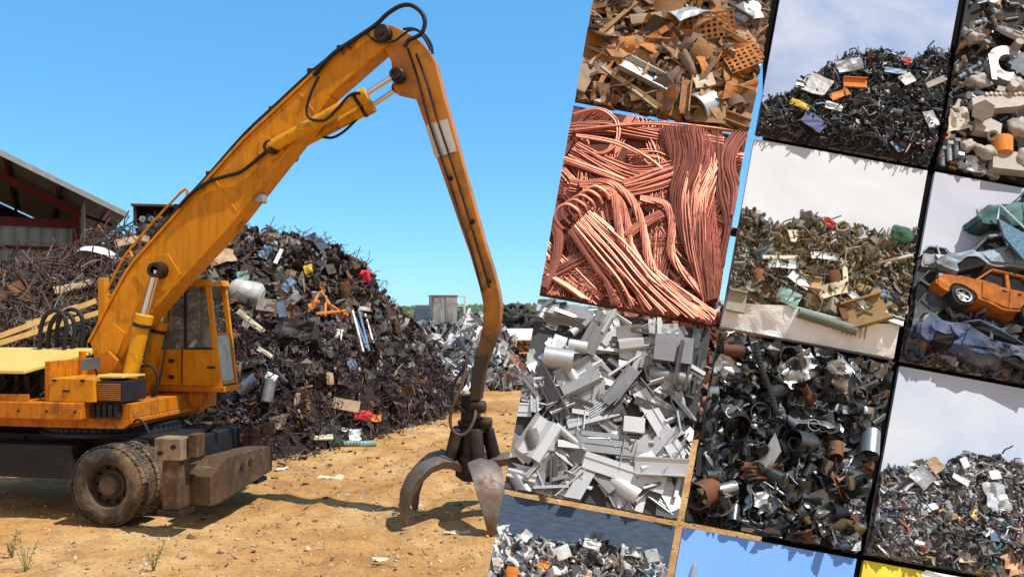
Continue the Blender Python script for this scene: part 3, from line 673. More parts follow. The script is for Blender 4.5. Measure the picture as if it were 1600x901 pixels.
    V, Fc = g_lathe(prof, 20); tm = mat('old_tyre', (.045, .043, .042), .8, var=.4, scale=4, stain=(.16, .13, .10), amount=.4, rnd='obj')
    mb = MB(); mb.add(V * .92, Fc); first = mb.build('tyre', tm, smooth=50); k = 0
    for row, (py, cnt) in enumerate(((510, 7), (501, 6), (492, 5), (485, 3))):
        for i in range(cnt):
            px = 783 + row * 3 + i * 10.5 + rng.normal() * 2
            o = first if k == 0 else first.copy()
            if k: COL.objects.link(o)
            k += 1; o.location = atY(px, py + rng.normal(), 34.2 + rng.random() * .7); o.rotation_euler = (rng.uniform(.3, 1.5), rng.normal() * .4, rng.normal() * .6)
            reg(o, 'old black tyre', ('in the bottom row', 'in the second row', 'in the third row', 'on top')[row] + ' of the tyre stack', 'tyre', 'tyres stacked in the far yard', px)
    # the white beam / low roof, and pressed bales under it
    p = atY(800, 523, 33.2); root = empty('white_canopy', p, 0, 'long low white slab roof over the pressed bales', 'canopy')
    f = MB(); V, Fc = g_prism([(0, -.2), (.05, -.24), (2.4, .2), (2.4, .24), (.62, .24)], 4.6, 0); f.add(V + (1.35, 0, 0), Fc); f.build('roof_slab', mat('canopy_white', (.8, .81, .82), .6, var=.06, stain=(.6, .6, .58), amount=.25), root, bevel=.02)
    for x in (-.8, 1.2, 3.3):
        f = MB(); f.box((x, .3, -2.02 + .18 - .18), (x + .12, .42, -.183)); f.build('post', GRY, root)
    B = [(777, 541, .45, 'rust', 'rust brown pressed bale under the white slab'), (794, 541, .55, 'grey', 'silver pressed bale of cans under the white slab'), (818, 541, .5, 'rust', 'orange brown pressed bale under the white slab'),
         (785, 559, .95, 'green', 'wide dark green pressed bale in the middle row'), (812, 561, .5, 'dark', 'black pressed bale in the middle row'), (766, 573, .55, 'white', 'crumpled silver bale in the bottom row'), (797, 573, .6, 'rust', 'red brown bale in the bottom row'), (826, 573, .5, 'cream', 'pale bale at the end of the bottom row')]
    for px, py, w, m, lab in B:
        bm = bmesh.new(); bmesh.ops.create_cube(bm, size=1); bmesh.ops.subdivide_edges(bm, edges=bm.edges[:], cuts=9, use_grid_fill=True)
        V = np.array([v.co[:] for v in bm.verts]); Fc = [tuple(v.index for v in f.verts) for f in bm.faces]; bm.free()
        V = V * (w, .6, .42); V = V + np.array([(.06 * mnoise.noise(Vector((*(v * 7)[:2], v[2] * 7 + px))), .09 * mnoise.noise(Vector(tuple(v * 9 + px))), .06 * mnoise.noise(Vector(tuple(v * 8 + 3 + px)))) for v in V])
        loose('pressed_bale', V, Fc, PLS[m], atY(px, py, 33.3), rotm(0, 0, .1 * rng.normal()), lab, 'bale', 'bales under the white slab')
    mb = MB()
    for _ in range(420):
        px = rng.uniform(760, 840); p = atY(px, rng.uniform(583, 598), 32.4 + rng.random() * .6); s = rng.uniform(.06, .28)
        V, Fc = piece(pick(dict(crumple=3, plate=3, curl=1, bar=1)), s); mb.add(V @ rand_rot(1).T + np.array(p), Fc)
    tag(mb.build('red_scrap_litter', palette('red_litter', [((.45, .07, .05), 5), ((.3, .06, .05), 3), ((.5, .25, .2), 2), ((.4, .4, .4), 2), ((.08, .06, .05), 3)], .6, .1)), None, kind='stuff')
far_yard()
# ================================================================== the excavator
HD = R(10); XA = Vector((math.cos(HD), -math.sin(HD), 0)); XB = Vector((math.sin(HD), math.cos(HD), 0)); XO = Vector((-5.03, 11.89, 0))
def mp(px, py, l=0):
    """pixel -> (s, z) in the machine's own upright plane at side offset l"""
    r = ray(px, py); C = Vector((0, 0, CAMH)); t = (l - (C - XO).dot(XB)) / r.dot(XB); P = C + r * t
    return ((P - XO).dot(XA), P.z)
def m3(px, py, l=0):
    s, z = mp(px, py, l); return (s, l, z)
def side_prism(poly_px, l0, l1):
    P = [mp(x, y, l0) for x, y in poly_px]; V, Fc = g_prism(P, abs(l1 - l0), 1); return V + (0, (l0 + l1) / 2, 0), Fc
def make_excavator():
    root = empty('excavator', XO, -HD, 'old yellow wheeled excavator with long boom and orange peel grapple before the scrap heap', 'excavator')
    # ---- boom: side plates with flanges
    bp = [(152, 578), (141, 535), (196, 431), (211, 409), (381, 220), (490, 118), (561, 60), (580, 45), (596, 38), (611, 47), (608, 64), (600, 75), (514, 150), (453, 229), (354, 355), (267, 449), (217, 507), (182, 575)]
    f = MB(); f.add(*side_prism(bp, -.24, .08)); boom = f.build('boom', YEL, root, bevel=.012)
    V = []; top = [(141, 535), (196, 431), (211, 409), (381, 220), (490, 118), (561, 60)]
    f = MB()
    for a, b in zip(top, top[1:]):
        A, B = m3(*a, -.24), m3(*b, -.24); d = np.array(B) - np.array(A); nrm = np.array((-d[2], 0, d[0])); nrm = nrm / np.linalg.norm(nrm)
        q = [np.array(A) + nrm * .0, np.array(B) + nrm * .0, np.array(B) + nrm * .035, np.array(A) + nrm * .035]
        VV = [(p[0], l, p[2]) for l in (-.265, .105) for p in q]
        f.add(VV, [(0, 1, 2, 3), (7, 6, 5, 4), (0, 4, 5, 1), (1, 5, 6, 2), (2, 6, 7, 3), (3, 7, 4, 0)])
    f.build('top_flange', YEL, boom)
    bot = [(514, 150), (453, 229), (354, 355), (267, 449), (217, 507)]; f = MB()
    for a, b in zip(bot, bot[1:]):
        A, B = m3(*a, -.24), m3(*b, -.24); d = np.array(B) - np.array(A); nrm = np.array((-d[2], 0, d[0])); nrm = nrm / np.linalg.norm(nrm)
        q = [np.array(A), np.array(B), np.array(B) + nrm * .035, np.array(A) + nrm * .035]
        VV = [(p[0], l, p[2]) for l in (-.265, .105) for p in q]
        f.add(VV, [(0, 1, 2, 3), (7, 6, 5, 4), (0, 4, 5, 1), (1, 5, 6, 2), (2, 6, 7, 3), (3, 7, 4, 0)])
    f.build('bottom_flange', YEL, boom)
    for poly in ([(222, 402), (262, 396), (282, 428), (262, 455), (226, 452), (208, 428)], [(408, 212), (438, 218), (446, 240), (424, 252), (402, 240)], [(150, 540), (176, 505), (196, 520), (178, 566), (156, 568)]):
        f = MB(); V, Fc = side_prism(poly, -.258, -.2415); f.add(V, Fc); f.build('doubler_plate', YEL, boom, bevel=.004)
    for a, b in (((330, 272), (370, 330)), ((465, 141), (492, 176)), ((214, 405), (232, 420))):
        A, B = np.array(m3(*a, -.243)), np.array(m3(*b, -.243)); f = MB(); f.add(*g_sweep([A, B], .007, 6)); f.build('weld_seam', YEL, boom)
    def pin(px, py, r, l0, l1, name, m, par):
        s, z = mp(px, py, l0); f = MB(); V, Fc = g_lathe([(0, l0), (r * .8, l0), (r, l0 + .02), (r, l1), (0, l1)], 20, 1); f.add(V + (s, 0, z), Fc)
        V, Fc = g_lathe([(0, l0 - .03), (r * .38, l0 - .03), (r * .42, l0 + .005)], 12, 1); f.add(V + (s, 0, z), Fc)
        return f.build(name, m, par, smooth=40)
    pin(596, 50, .115, -.33, .33, 'pivot_pin', DRK, boom); pin(245, 422, .12, -.36, .36, 'pivot_pin', DRK, boom)
    pin(423, 230, .085, -.36, .36, 'pivot_pin', DRK, boom)
    # work light under the boom and grab rails on its back
    s, l, z = m3(407, 309, -.1); f = MB(); f.box((s - .06, l - .1, z - .07), (s + .05, l + .1, z + .05)); lt = f.build('work_light', GRY, root, bevel=.01)
    f = MB(); f.box((s + .053, l - .08, z - .055), (s + .06, l + .08, z + .035)); f.build('lens', WHT, lt)
    for i, (a, b) in enumerate((((205, 398), (290, 305)), ((172, 460), (205, 400)))):
        P = [m3(a[0] + 2, a[1] + 1, -.2), m3(a[0] - 5, a[1] - 5, -.2), m3(b[0] - 7, b[1] - 5, -.2), m3(b[0] + 2, b[1] + 1, -.2)]
        f = MB(); f.add(*g_sweep(spline(P, 4), .018, 6)); f.build('grab_rail', YEL, root)
    # ---- stick
    sp = [(590, 46), (597, 37), (614, 40), (636, 51), (652, 60), (666, 74), (680, 97), (692, 146), (702, 180), (726, 267), (755, 372), (763, 398), (770, 420), (776, 442), (780, 462), (782, 480), (781, 498), (777, 518), (772, 534), (765, 552), (755, 585), (749, 626), (733, 626), (736, 590), (744, 550), (750, 528), (754, 508), (756, 490), (754, 470), (749, 448), (742, 424), (735, 400), (690, 270), (650, 155), (642, 149), (617, 144), (614, 134), (611, 96), (603, 80), (592, 66)]
    sm, nt, b = _new('stick_paint')
    tc = nt.nodes.new('ShaderNodeTexCoord'); sx = nt.nodes.new('ShaderNodeSeparateXYZ'); nt.links.new(tc.outputs['Object'], sx.inputs[0])
    nz = _noise(nt, 3, 8, .7); md = nt.nodes.new('ShaderNodeMath'); md.operation = 'MULTIPLY_ADD'; md.inputs[1].default_value = 2.0; nt.links.new(nz.outputs[0], md.inputs[0]); nt.links.new(sx.outputs[2], md.inputs[2])
    mr = nt.nodes.new('ShaderNodeMapRange'); mr.inputs[1].default_value = 3.1; mr.inputs[2].default_value = 4.3; nt.links.new(md.outputs[0], mr.inputs[0])
    n2 = _noise(nt, 2.2, 8, .72); st = _ramp(nt, n2.outputs[0], [(.47, (0, 0, 0)), (.66, (.85, .85, .85))])
    base = _mix(nt, st.outputs[0], (.52, .185, .006), (.16, .06, .010)); col = _mix(nt, mr.outputs[0], (.035, .022, .014), base)
    nt.links.new(col, b.inputs['Base Color']); b.inputs['Roughness'].default_value = .45
    f = MB(); f.add(*side_prism(sp, -.20, .02)); stick = f.build('stick', sm, root, bevel=.012)
    f = MB(); q = [mp(x, y, -.20) for x, y in ((664, 196), (699, 186), (714, 236), (680, 247))]
    V = [(s, l, z) for l in (-.206, -.2015) for s, z in q]; f.add(V, [(3, 2, 1, 0), (4, 5, 6, 7), (0, 1, 5, 4), (1, 2, 6, 5), (2, 3, 7, 6), (3, 0, 4, 7)])
    f.build('marker_plate', mat('marker_plate', (.62, .60, .60), .5, var=.12, scale=3, stain=(.62, .52, .14), amount=.4, sscale=1.7, bump=.02), stick)
    pin(619, 116, .10, -.34, .34, 'pivot_pin', DRK, stick)
    for px, py in ((703, 278), (763, 439), (738, 345)): pin(px, py, .035, -.225, -.19, 'bolt_head', DRK, stick)
    def tube_px(pts, r, l, name, m, par, mm=5, n=8):
        f = MB(); ll = l if hasattr(l, '__len__') else [l] * len(pts)
        f.add(*g_sweep(spline([m3(x, y, q) for (x, y), q in zip(pts, ll)], mm), r, n)); return f.build(name, m, par, smooth=60)
    tube_px([(637, 76), (655, 130), (672, 195), (697, 268), (737, 392), (753, 455)], .016, -.235, 'hydraulic_pipe', DRK, stick, 3)
    tube_px([(650, 84), (668, 133), (685, 192), (711, 270), (748, 392), (765, 450)], .016, -.235, 'hydraulic_pipe', DRK, stick, 3)
    # ---- stick cylinders
    def cyl(base, mid, rod_end, r, rr, l, name):
        A, B, C = (np.array(m3(*p, l)) for p in (base, mid, rod_end)); d = (B - A) / np.linalg.norm(B - A); f = MB()
        f.add(*g_sweep([A - d * .05, A, A + d * .02, B - d * .14, B - d * .14, B, B + d * .005], [r * .7, r * .95, r, r, r * 1.16, r * 1.16, r * .6], 18)); br = f.build(name, YEL2, root, smooth=40)
        f = MB(); f.add(*g_sweep([B - d * .05, C], rr, 14)); f.build('rod', CHR, br, smooth=60)
        f = MB(); V, Fc = g_lathe([(rr * 1.1, -.07), (rr * 2.1, -.07), (rr * 2.1, .07), (rr * 1.1, .07)], 16, 1); f.add(V + C, Fc); f.build('rod_eye', DRK, br, smooth=40); f = MB(); f.add(V * (1.1, 1, 1.1) + A, Fc); f.build('barrel_eye', DRK, br, smooth=40)
        f = MB(); f.add(*g_sweep([B - d * .17, B - d * .12], r * 1.22, 18)); f.build('gland', DRK, br, smooth=30)
        return br
    cyl((423, 230), (573, 147), (619, 117), .085, .036, -.31, 'stick_cylinder'); cyl((423, 230 + 17), (583, 165), (622, 138), .085, .036, .31, 'stick_cylinder')
    # ---- hoist cylinders, near and far of the boom
    cyl((191, 640), (226, 492), (245, 422), .105, .05, -.40, 'hoist_cylinder'); cyl((218, 640), (251, 502), (268, 440), .105, .05, .36, 'hoist_cylinder')
    # ---- hoses
    H = -.29
    tube_px([(490, 118), (520, 85), (555, 61), (586, 40), (603, 24), (617, 14), (628, 9), (640, 8), (651, 13), (660, 22), (664, 36), (659, 52), (648, 59), (639, 63), (632, 74)], .03, H, 'hydraulic_hose', BLK, root)
    tube_px([(574, 53), (582, 61), (593, 66), (614, 65), (628, 56), (639, 48), (652, 47), (661, 57), (668, 68), (673, 79)], .017, H, 'hydraulic_hose', BLK, root)
    tube_px([(630, 46), (645, 45), (658, 51), (668, 60), (674, 72), (676, 84)], .02, -.1, 'hydraulic_hose', BLK, root)
    tube_px([(498, 120), (490, 136), (483, 154), (479, 172), (482, 183), (492, 188), (509, 187), (527, 170), (543, 152), (553, 146), (563, 146)], [.02] * 51, -.42, 'hydraulic_hose', BLK, root)
    tube_px([(423, 231), (405, 246), (377, 268), (350, 276), (328, 283), (308, 295), (292, 309), (279, 324)], .026, H, 'hydraulic_hose', BLK, root)
    tube_px([(504, 214), (520, 215), (538, 205), (558, 186)], .02, .3, 'hydraulic_hose', BLK, root)
    tube_px([(548, 75), (540, 72), (533, 76), (537, 84)], .018, H, 'hydraulic_hose', BLK, root)
    for off, l in ((-3, -.2), (-5, 0.0), (-3, .15)):
        tube_px([(548, 68 + off), (490, 113 + off), (430, 168 + off), (381, 214 + off), (330, 272 + off), (290, 316 + off), (240, 371 + off)], .014, l, 'hydraulic_pipe', DRK, root, 3, 6)
    for px, py in ((533, 80), (487, 116), (427, 175), (329, 276), (279, 327)):
        s, l, z = m3(px, py, -.2); f = MB(); f.box((s - .05, -.24, z - .03), (s + .05, .2, z + .07)); f.build('pipe_clamp', DRK, root)
    for dx, hh in ((0, 0), (13, 4), (26, -2), (62, 14), (74, 10)):
        tube_px([(62 + dx, 545), (64 + dx, 512 + hh), (72 + dx, 492 + hh), (86 + dx, 485 + hh), (99 + dx, 492 + hh), (104 + dx, 512 + hh), (100 + dx, 548)] if dx < 50 else [(50 + dx, 545), (57 + dx, 515 + hh - 10), (66 + dx, 500 + hh), (76 + dx, 497 + hh), (80 + dx, 508 + hh), (74 + dx, 525), (66 + dx, 548)], .032, .1 + dx * .006, 'hydraulic_hose', BLK, root)
    # yellow post behind the boom foot
    f = MB(); s, z = mp(162, 492, .5); s2, z2 = mp(162, 434, .5); f.box((s - .055, .44, 1.6), (s + .055, .56, z2)); f.build('guard_post', YEL, root, bevel=.01)
    # ---- upper structure: deck, tower plates, side box, hood
    sR = mp(178, 640, -1.2)[0]; sD = mp(126, 640, -1.2)[0]
    f = MB(); f.box((-3.4, -1.2, 1.36), (sD, 1.2, 1.585)); f.build('deck', ORA, root, bevel=.015)
    f = MB(); f.add(*g_prism([(-3.4, 1.22), (sR - .05, 1.22), (sR + .08, 1.3), (sR + .08, 1.357), (-3.4, 1.357)], 1.9, 1)); f.build('deck_skirt', ORA, root, bevel=.01)
    f = MB(); f.box((sD + .003, -.95, 1.36), (sR + .06, .95, 1.56)); f.build('front_deck', ORA, root, bevel=.01)
    f = MB()
    for k in range(5): f.box((sD + .03 + k * .085, -1.05, 1.38), (sD + .09 + k * .085, -.953, 1.55))
    f.build('step_grating', CHS, root)
    for l in (-.36, .30):
        f = MB(); f.add(*side_prism([(138, 562), (168, 548), (200, 580), (206, 640), (118, 640), (122, 575)], l, l + .06)); f.build('boom_bracket', ORA, root, bevel=.006)
    f = MB(); s0 = mp(78, 600, -1.1)[0]; s1 = mp(148, 600, -1.1)[0]; f.add(*g_prism([(s0, 1.588), (s1 + .02, 1.588), (s1, 1.9), (s0 + .03, 1.9)], .62, 1)); f.v[-1][:, 1] += -.82; f.build('side_box', YEL, root, bevel=.012)
    f = MB(); s2 = mp(180, 600, -1.0)[0]; f.box((s1 + .003, -1.07, 1.588), (s2 + .15, -.55, 1.86)); bx = f.build('radiator_box', CHS, root, bevel=.008)
    f = MB()
    for k in range(9): f.box((s1 + .01, -1.085, 1.62 + k * .025), (s2 + .13, -1.073, 1.632 + k * .025))
    f.build('louvre', ORA, bx)
    f = MB(); f.box((s1 - .2, -1.0, 1.903), (s2 + .1, -.5, 1.925)); f.build('box_lid', YEL_SUNLIT, root)
    f = MB(); f.box((s0 + .22, -1.145, 1.72), (s0 + .32, -1.122, 1.745)); f.build('box_handle', DRK, root)
    for k in range(2):
        f = MB(); f.box((s0 + .06 + .42 * k, -1.14, 1.855), (s0 + .12 + .42 * k, -1.118, 1.885)); f.build('box_hinge', DRK, root)
    for k in range(7):
        f = MB(); V, Fc = g_lathe([(0, -.012), (.018, -.012), (.02, 0), (0, 0)], 6, 1); f.add(V + (-3.0 + k * .42, -1.2, 1.47), Fc); f.build('deck_bolt', DRK, root)
    # hood with sloping lid
    a0 = mp(40, 580, -1.2); e0 = mp(82, 545, .3)
    f = MB(); zN, zF = 2.0, 2.24
    V = [(-3.4, -1.22, zN), (a0[0], -1.22, zN), (a0[0] + .12, .25, zF), (-3.4, .25, zF)]; V += [(x, y, z - .045) for x, y, z in V]
    f.add(V, [(0, 1, 2, 3), (7, 6, 5, 4), (0, 4, 5, 1), (1, 5, 6, 2), (2, 6, 7, 3), (3, 7, 4, 0)]); hd = f.build('engine_hood', YEL_SUNLIT, root, bevel=.008)
    f = MB(); f.add([(-3.4, -1.16, 1.588), (-3.4, -1.16, 1.68), (a0[0], -1.16, 1.68), (a0[0], -1.16, 1.588), (-3.4, -1.13, 1.588), (-3.4, -1.13, 1.68), (a0[0], -1.13, 1.68), (a0[0], -1.13, 1.588)], [(0, 1, 2, 3)[::-1], (4, 5, 6, 7)[::-1], (1, 5, 6, 2), (3, 2, 6, 7)]); f.build('engine_sill', ORA, root)
    f = MB(); f.box((-3.38, -.55, 1.588), (a0[0] + .1, .2, 2.0)); f.build('engine_block', CHS, root)
    for k in range(9):
        f = MB(); x = -2.9 + k * .22; V, Fc = g_lathe([(0, -.12), (.04, -.12), (.05, -.1), (.05, .1), (.03, .12), (0, .12)], 12, 2); f.add(V + (x, -.62 - .12 * rng.random(), 1.72 + .1 * rng.random()), Fc)
        f.add(*g_sweep(spline([(x, -.7, 1.66), (x + .08, -.85, 1.64), (x + .16, -.72, 1.85 + .05 * rng.normal())], 4), .014, 6)); f.build('engine_fitting', DRK, root, smooth=40)
    f = MB(); f.box((a0[0] + .2, -1.1, 1.588), (a0[0] + .28, .25, 2.12)); f.build('bulkhead', ORA, root, bevel=.01)
    f = MB(); f.box((a0[0] + .28, -.55, 1.588), (mp(133, 590, -.5)[0], -.48, mp(100, 548, -.5)[1])); f.build('tower_panel', ORA, root, bevel=.008)
    # small grey mirror on a bent stalk
    s, l, z = m3(141, 568, -1.0); f = MB(); V, Fc = g_sheet(.24, .15, 5, 4, .15, .0, .02); f.add(V @ facing(.3, .25, .12).T + (s, l, z), Fc); mi = f.build('mirror', mat('mirror_back', (.10, .105, .11), .5, .2, bump=.05), root, smooth=50)
    f = MB(); f.add(*g_sweep(spline([(s, l + .03, z), (s + .06, l + .05, z - .12), (s + .05, l + .05, 1.926)], 4), .012, 6)); f.build('stalk', DRK, mi)
    # ---- cab on the far side
    l0, l1 = .36, .86
    cb = lambda px, py, l=l0: mp(px, py, l)
    rt = cb(327, 440); fb = cb(346, 603); bk = cb(232, 603); bt = cb(236, 440)
    sill = cb(330, 546); sB = lambda z: rt[0] + (fb[0] - rt[0]) * (rt[1] - z) / (rt[1] - fb[1])
    f = MB(); f.add(*g_prism([(bk[0], fb[1]), (fb[0], fb[1]), (sB(sill[1]), sill[1]), (bk[0], sill[1])], .045, 1)); f.v[-1][:, 1] += l0 + .0225
    f.add(*g_prism([(bk[0], fb[1]), (fb[0], fb[1]), (sB(sill[1]), sill[1]), (bk[0], sill[1])], .045, 1)); f.v[-1][:, 1] += l1 - .0225
    f.box((bk[0] - .003, l0 + .046, fb[1]), (bk[0] + .04, l1 - .046, rt[1] - .1)); f.box((bk[0] + .045, l0 + .05, fb[1] + .004), (fb[0] - .05, l1 - .05, fb[1] + .04))
    cab = f.build('cab', YEL, root, bevel=.008)
    f = MB(); f.box((bk[0], l0 - .02, fb[1] - .09), (fb[0] + .05, l1 + .02, fb[1] - .004)); f.build('cab_floor', ORA, cab, bevel=.01)
    f = MB(); f.box((bk[0] + .1, l0 + .05, 1.36), (cb(316, 620)[0], l1 - .1, fb[1] - .094)); f.build('cab_plinth', ORA, cab)
    rf = MB(); rf.add(*g_prism([(bt[0], rt[1] - .06), (rt[0] + .05, rt[1] - .06), (rt[0] + .02, rt[1] + .03), (bt[0], rt[1] + .045)], l1 - l0 + .06, 1)); rf.v[-1][:, 1] += (l0 + l1) / 2; rf.build('cab_roof', YEL, cab, bevel=.015)
    def pillar(a, b, w, l, name='pillar', m=YEL):
        f = MB(); V = [(a[0] - w, l0 if l == 0 else l1 - w, a[1]), (a[0], 0, a[1])]
        y = l0 + .025 if l == 0 else l1 - .025
        q = [(a[0] - w, a[1]), (a[0], a[1]), (b[0], b[1]), (b[0] - w, b[1])]
        V, Fc = g_prism(q, .05, 1); f.add(V + (0, y, 0), Fc); return f.build(name, m, cab, bevel=.006)
    T = rt[1] - .063
    for l in (0, 1):
        pillar((sB(sill[1]), sill[1] + .003), (sB(T), T), .075, l); pillar((bk[0] + .07, sill[1] + .003), (bk[0] + .07, T), .07, l)
        pillar((sB(sill[1]) - .50, sill[1] + .003), (sB(sill[1]) - .50, T), .04, l, 'window_bar', CHS)
    # window seals (dark) and dusty glass
    gm, nt, b = _new('dusty_glass'); b.inputs['Base Color'].default_value = (.55, .57, .55, 1); b.inputs['Roughness'].default_value = .08; b.inputs['Transmission Weight'].default_value = .0
    tr = nt.nodes.new('ShaderNodeBsdfTransparent'); tr.inputs[0].default_value = (.82, .84, .84, 1); mx = nt.nodes.new('ShaderNodeMixShader'); nz = _noise(nt, 3, 6, .7)
    rp = _ramp(nt, nz.outputs[0], [(.35, (.04,) * 3), (.75, (.26,) * 3)]); nt.links.new(rp.outputs[0], mx.inputs[0]); nt.links.new(tr.outputs[0], mx.inputs[1]); nt.links.new(b.outputs[0], mx.inputs[2])
    o_ = [n for n in nt.nodes if n.type == 'OUTPUT_MATERIAL'][0]; nt.links.new(mx.outputs[0], o_.inputs[0])
    for l in (l0 + .02, l1 - .03):
        f = MB(); V, Fc = g_prism([(bk[0] + .075, sill[1] + .006), (sB(sill[1]) - .08, sill[1] + .006), (sB(T) - .08, T - .003), (bk[0] + .075, T - .003)], .008, 1); f.add(V + (0, l, 0), Fc); f.build('side_window', gm, cab)
    f = MB(); f.box((sB(sill[1]) - .5 + .002, l0 - .006, sill[1] + .004), (sB(sill[1]) - .08, l0 + .018, sill[1] + .03)); f.build('window_seal', BLK, cab)
    # front: open upper frame, milky lower pane
    def fr(z, l): return (sB(z) - .03, l, z)
    zm = cb(335, 522)[1]
    f = MB(); q = [fr(fb[1] + .06, l0 + .06), fr(fb[1] + .06, l1 - .06), fr(zm, l1 - .06), fr(zm, l0 + .06)]; V = q + [(x - .012, y, z) for x, y, z in q]
    f.add(V, [(0, 1, 2, 3), (7, 6, 5, 4), (0, 4, 5, 1), (1, 5, 6, 2), (2, 6, 7, 3), (3, 7, 4, 0)]); f.build('lower_windscreen', mat('milky_pane', (.42, .44, .36), .35, var=.2, scale=3, stain=(.3, .3, .22), amount=.4, bump=.02), cab)
    f = MB(); f.add(*g_sweep([fr(zm, l0 + .05), fr(zm, l1 - .05)], .022, 6)); f.build('windscreen_rail', ORA, cab)
    f = MB(); f.add(*g_sweep([fr(fb[1] + .03, l0 + .02), fr(fb[1] + .03, l1 - .02)], .028, 6)); f.build('windscreen_rail', YEL, cab)
    f = MB(); f.box((fb[0] - .22, l0 - .022, fb[1] + .26), (fb[0] - .10, l0 - .003, fb[1] + .29)); f.build('door_handle', CHS, cab)
    for zz in (.1, .34):
        f = MB(); f.box((bk[0] + .34, l0 - .018, fb[1] + zz), (bk[0] + .42, l0 - .003, fb[1] + zz + .05)); f.build('door_hinge', CHS, cab)
    f = MB(); f.add(*g_sweep([(sB(sill[1]) - .56, l0 - .012, fb[1] + .02), (sB(sill[1]) - .56, l0 - .012, sill[1])], .008, 4)); f.build('door_gap', BLK, cab)
    # seat and lever inside
    ce = (bk[0] + fb[0]) / 2 - .1; f = MB(); f.box((ce - .35, .46, fb[1] + .3), (ce + .0, .78, fb[1] + .45)); f.box((ce - .42, .46, fb[1] + .46), (ce - .32, .78, fb[1] + .8)); f.build('seat', CHS, cab, bevel=.04)
    f = MB(); f.add(*g_sweep([(ce + .35, .5, fb[1] + .1), (ce + .32, .5, fb[1] + .62)], .015, 6)); f.build('lever', DRK, cab)
    # hoses between the hoist cylinders
    tube_px([(214, 612), (213, 588), (222, 572), (238, 573), (246, 590), (242, 612), (232, 626)], .017, -.15, 'hydraulic_hose', BLK, root)
    tube_px([(260, 520), (256, 560), (248, 600), (238, 634)], .015, -.1, 'hydraulic_hose', BLK, root)
    # ---- turntable, chassis, axle, wheels
    f = MB(); V, Fc = g_lathe([(0, 1.08), (.95, 1.08), (.95, 1.13), (.9, 1.14), (.9, 1.2), (.82, 1.219), (0, 1.219)], 40); f.add(V + (-.75, 0, 0), Fc)
    for k in range(60):
        a = k / 60 * 6.283; f.box((-.75 + .9 * math.cos(a) - .015, .9 * math.sin(a) - .015, 1.142), (-.75 + .9 * math.cos(a) + .035, .9 * math.sin(a) + .015, 1.195))
    f.build('turntable', CHS, root)
    so = mp(275, 740, -1.3)[0]
    f = MB(); f.box((-4, -.62, .62), (so - .15, .62, 1.078)); f.build('chassis', CHS, root, bevel=.02)
    f = MB(); f.box((-2.2, -1.05, .55), (-.65, -.66, 1.0)); f.build('tool_box', CHS, root, bevel=.015)
    for k in range(5):
        f = MB(); f.box((-3.6 + k * .62, -.66, .66), (-3.55 + k * .62, -.623, 1.04)); f.build('chassis_rib', CHS, root)
    f = MB(); f.box((-2.0, -1.075, .86), (-1.85, -1.053, .92)); f.build('box_latch', DRK, root)
    tube_px([(60, 672), (95, 684), (140, 690), (190, 684), (232, 690)], .016, -.72, 'brake_hose', BLK, root)
    tube_px([(200, 668), (214, 655), (226, 662), (232, 676)], .018, -.9, 'brake_hose', BLK, root)
    f = MB(); f.add(*g_sweep([(0, -1.0, .525), (0, -.35, .525), (0, -.2, .525), (0, .2, .525), (0, .35, .525), (0, 1.0, .525)], [.12, .13, .22, .22, .13, .12], 14)); f.build('axle', CHS, root, smooth=50)
    s0 = mp(164, 758, -1.25)[0]
    def wheel(l, flip, s):
        w = .27; f = MB(); pr = [(.30, -w / 2), (.36, -w / 2 - .015), (.46, -w / 2 - .01), (.505, -w / 2 + .03), (.52, -w / 2 + .06)]
        prof = pr + [(r, -h) for r, h in pr[::-1]]
        V, Fc = g_lathe(prof, 48, 1); f.add(V, Fc)
        for k in range(40):                      # worn tread lugs
            a = k / 40 * 6.283
            for y in (-.085, 0, .085):
                aa = a + (.07 if y == 0 else 0); c, s_ = math.cos(aa), math.sin(aa)
                VV, FF = g_box(.508, y - .036, -.03, .526, y + .036, .03); f.add(np.stack([VV[:, 0] * c - VV[:, 2] * s_, VV[:, 1], VV[:, 0] * s_ + VV[:, 2] * c], 1), FF)
        wh = f.build('wheel', TYR, root, smooth=40); wh.location = (s, l, .52)
        f = MB(); q = -1 if not flip else 1
        pf = [(.30, q * .125), (.315, q * .135), (.30, q * .12), (.27, q * .05), (.265, -q * .03), (.20, -q * .03), (.185, q * .01), (.15, q * .03), (.135, q * .09), (.12, q * .105), (0, q * .105)]
        f.add(*g_lathe(pf, 32, 1)); f.build('rim', RIM, wh, smooth=35)
        f = MB()
        for k in range(10):
            a = k / 10 * 6.283; V, Fc = g_lathe([(0, q * .06), (.017, q * .06), (.017, -q * .03)], 6, 1); f.add(V + (.225 * math.cos(a), -q * .005, .225 * math.sin(a)), Fc)
        f.build('wheel_nuts', DRK, wh)
    wheel(-1.10, False, s0); wheel(-.79, False, s0); wheel(.79, True, s0); wheel(1.10, True, s0)
    # ---- outrigger across the front
    f = MB(); y0 = -1.33
    V, Fc = g_prism([(y0 + .18, .30), (y0 + .42, .29), (.55, .44), (.58, .80), (.2, .83), (y0 + .6, .86), (y0 + .18, .68)], .34, 0); f.add(V + (so + .22, 0, 0), Fc)
    f.box((so - .1, y0 + .5, .50), (so + .047, .5, .78))
    orr = f.build('outrigger', OUT, root, bevel=.012)
    for k, yy in enumerate((-.35, -.12)):
        f = MB(); V, Fc = g_lathe([(0, 0), (.05, 0), (.05, .012), (0, .012)], 12, 0); f.add(V + (so + .391, yy, .66 + .03 * k), Fc); f.build('bolt_boss', CHS, orr)
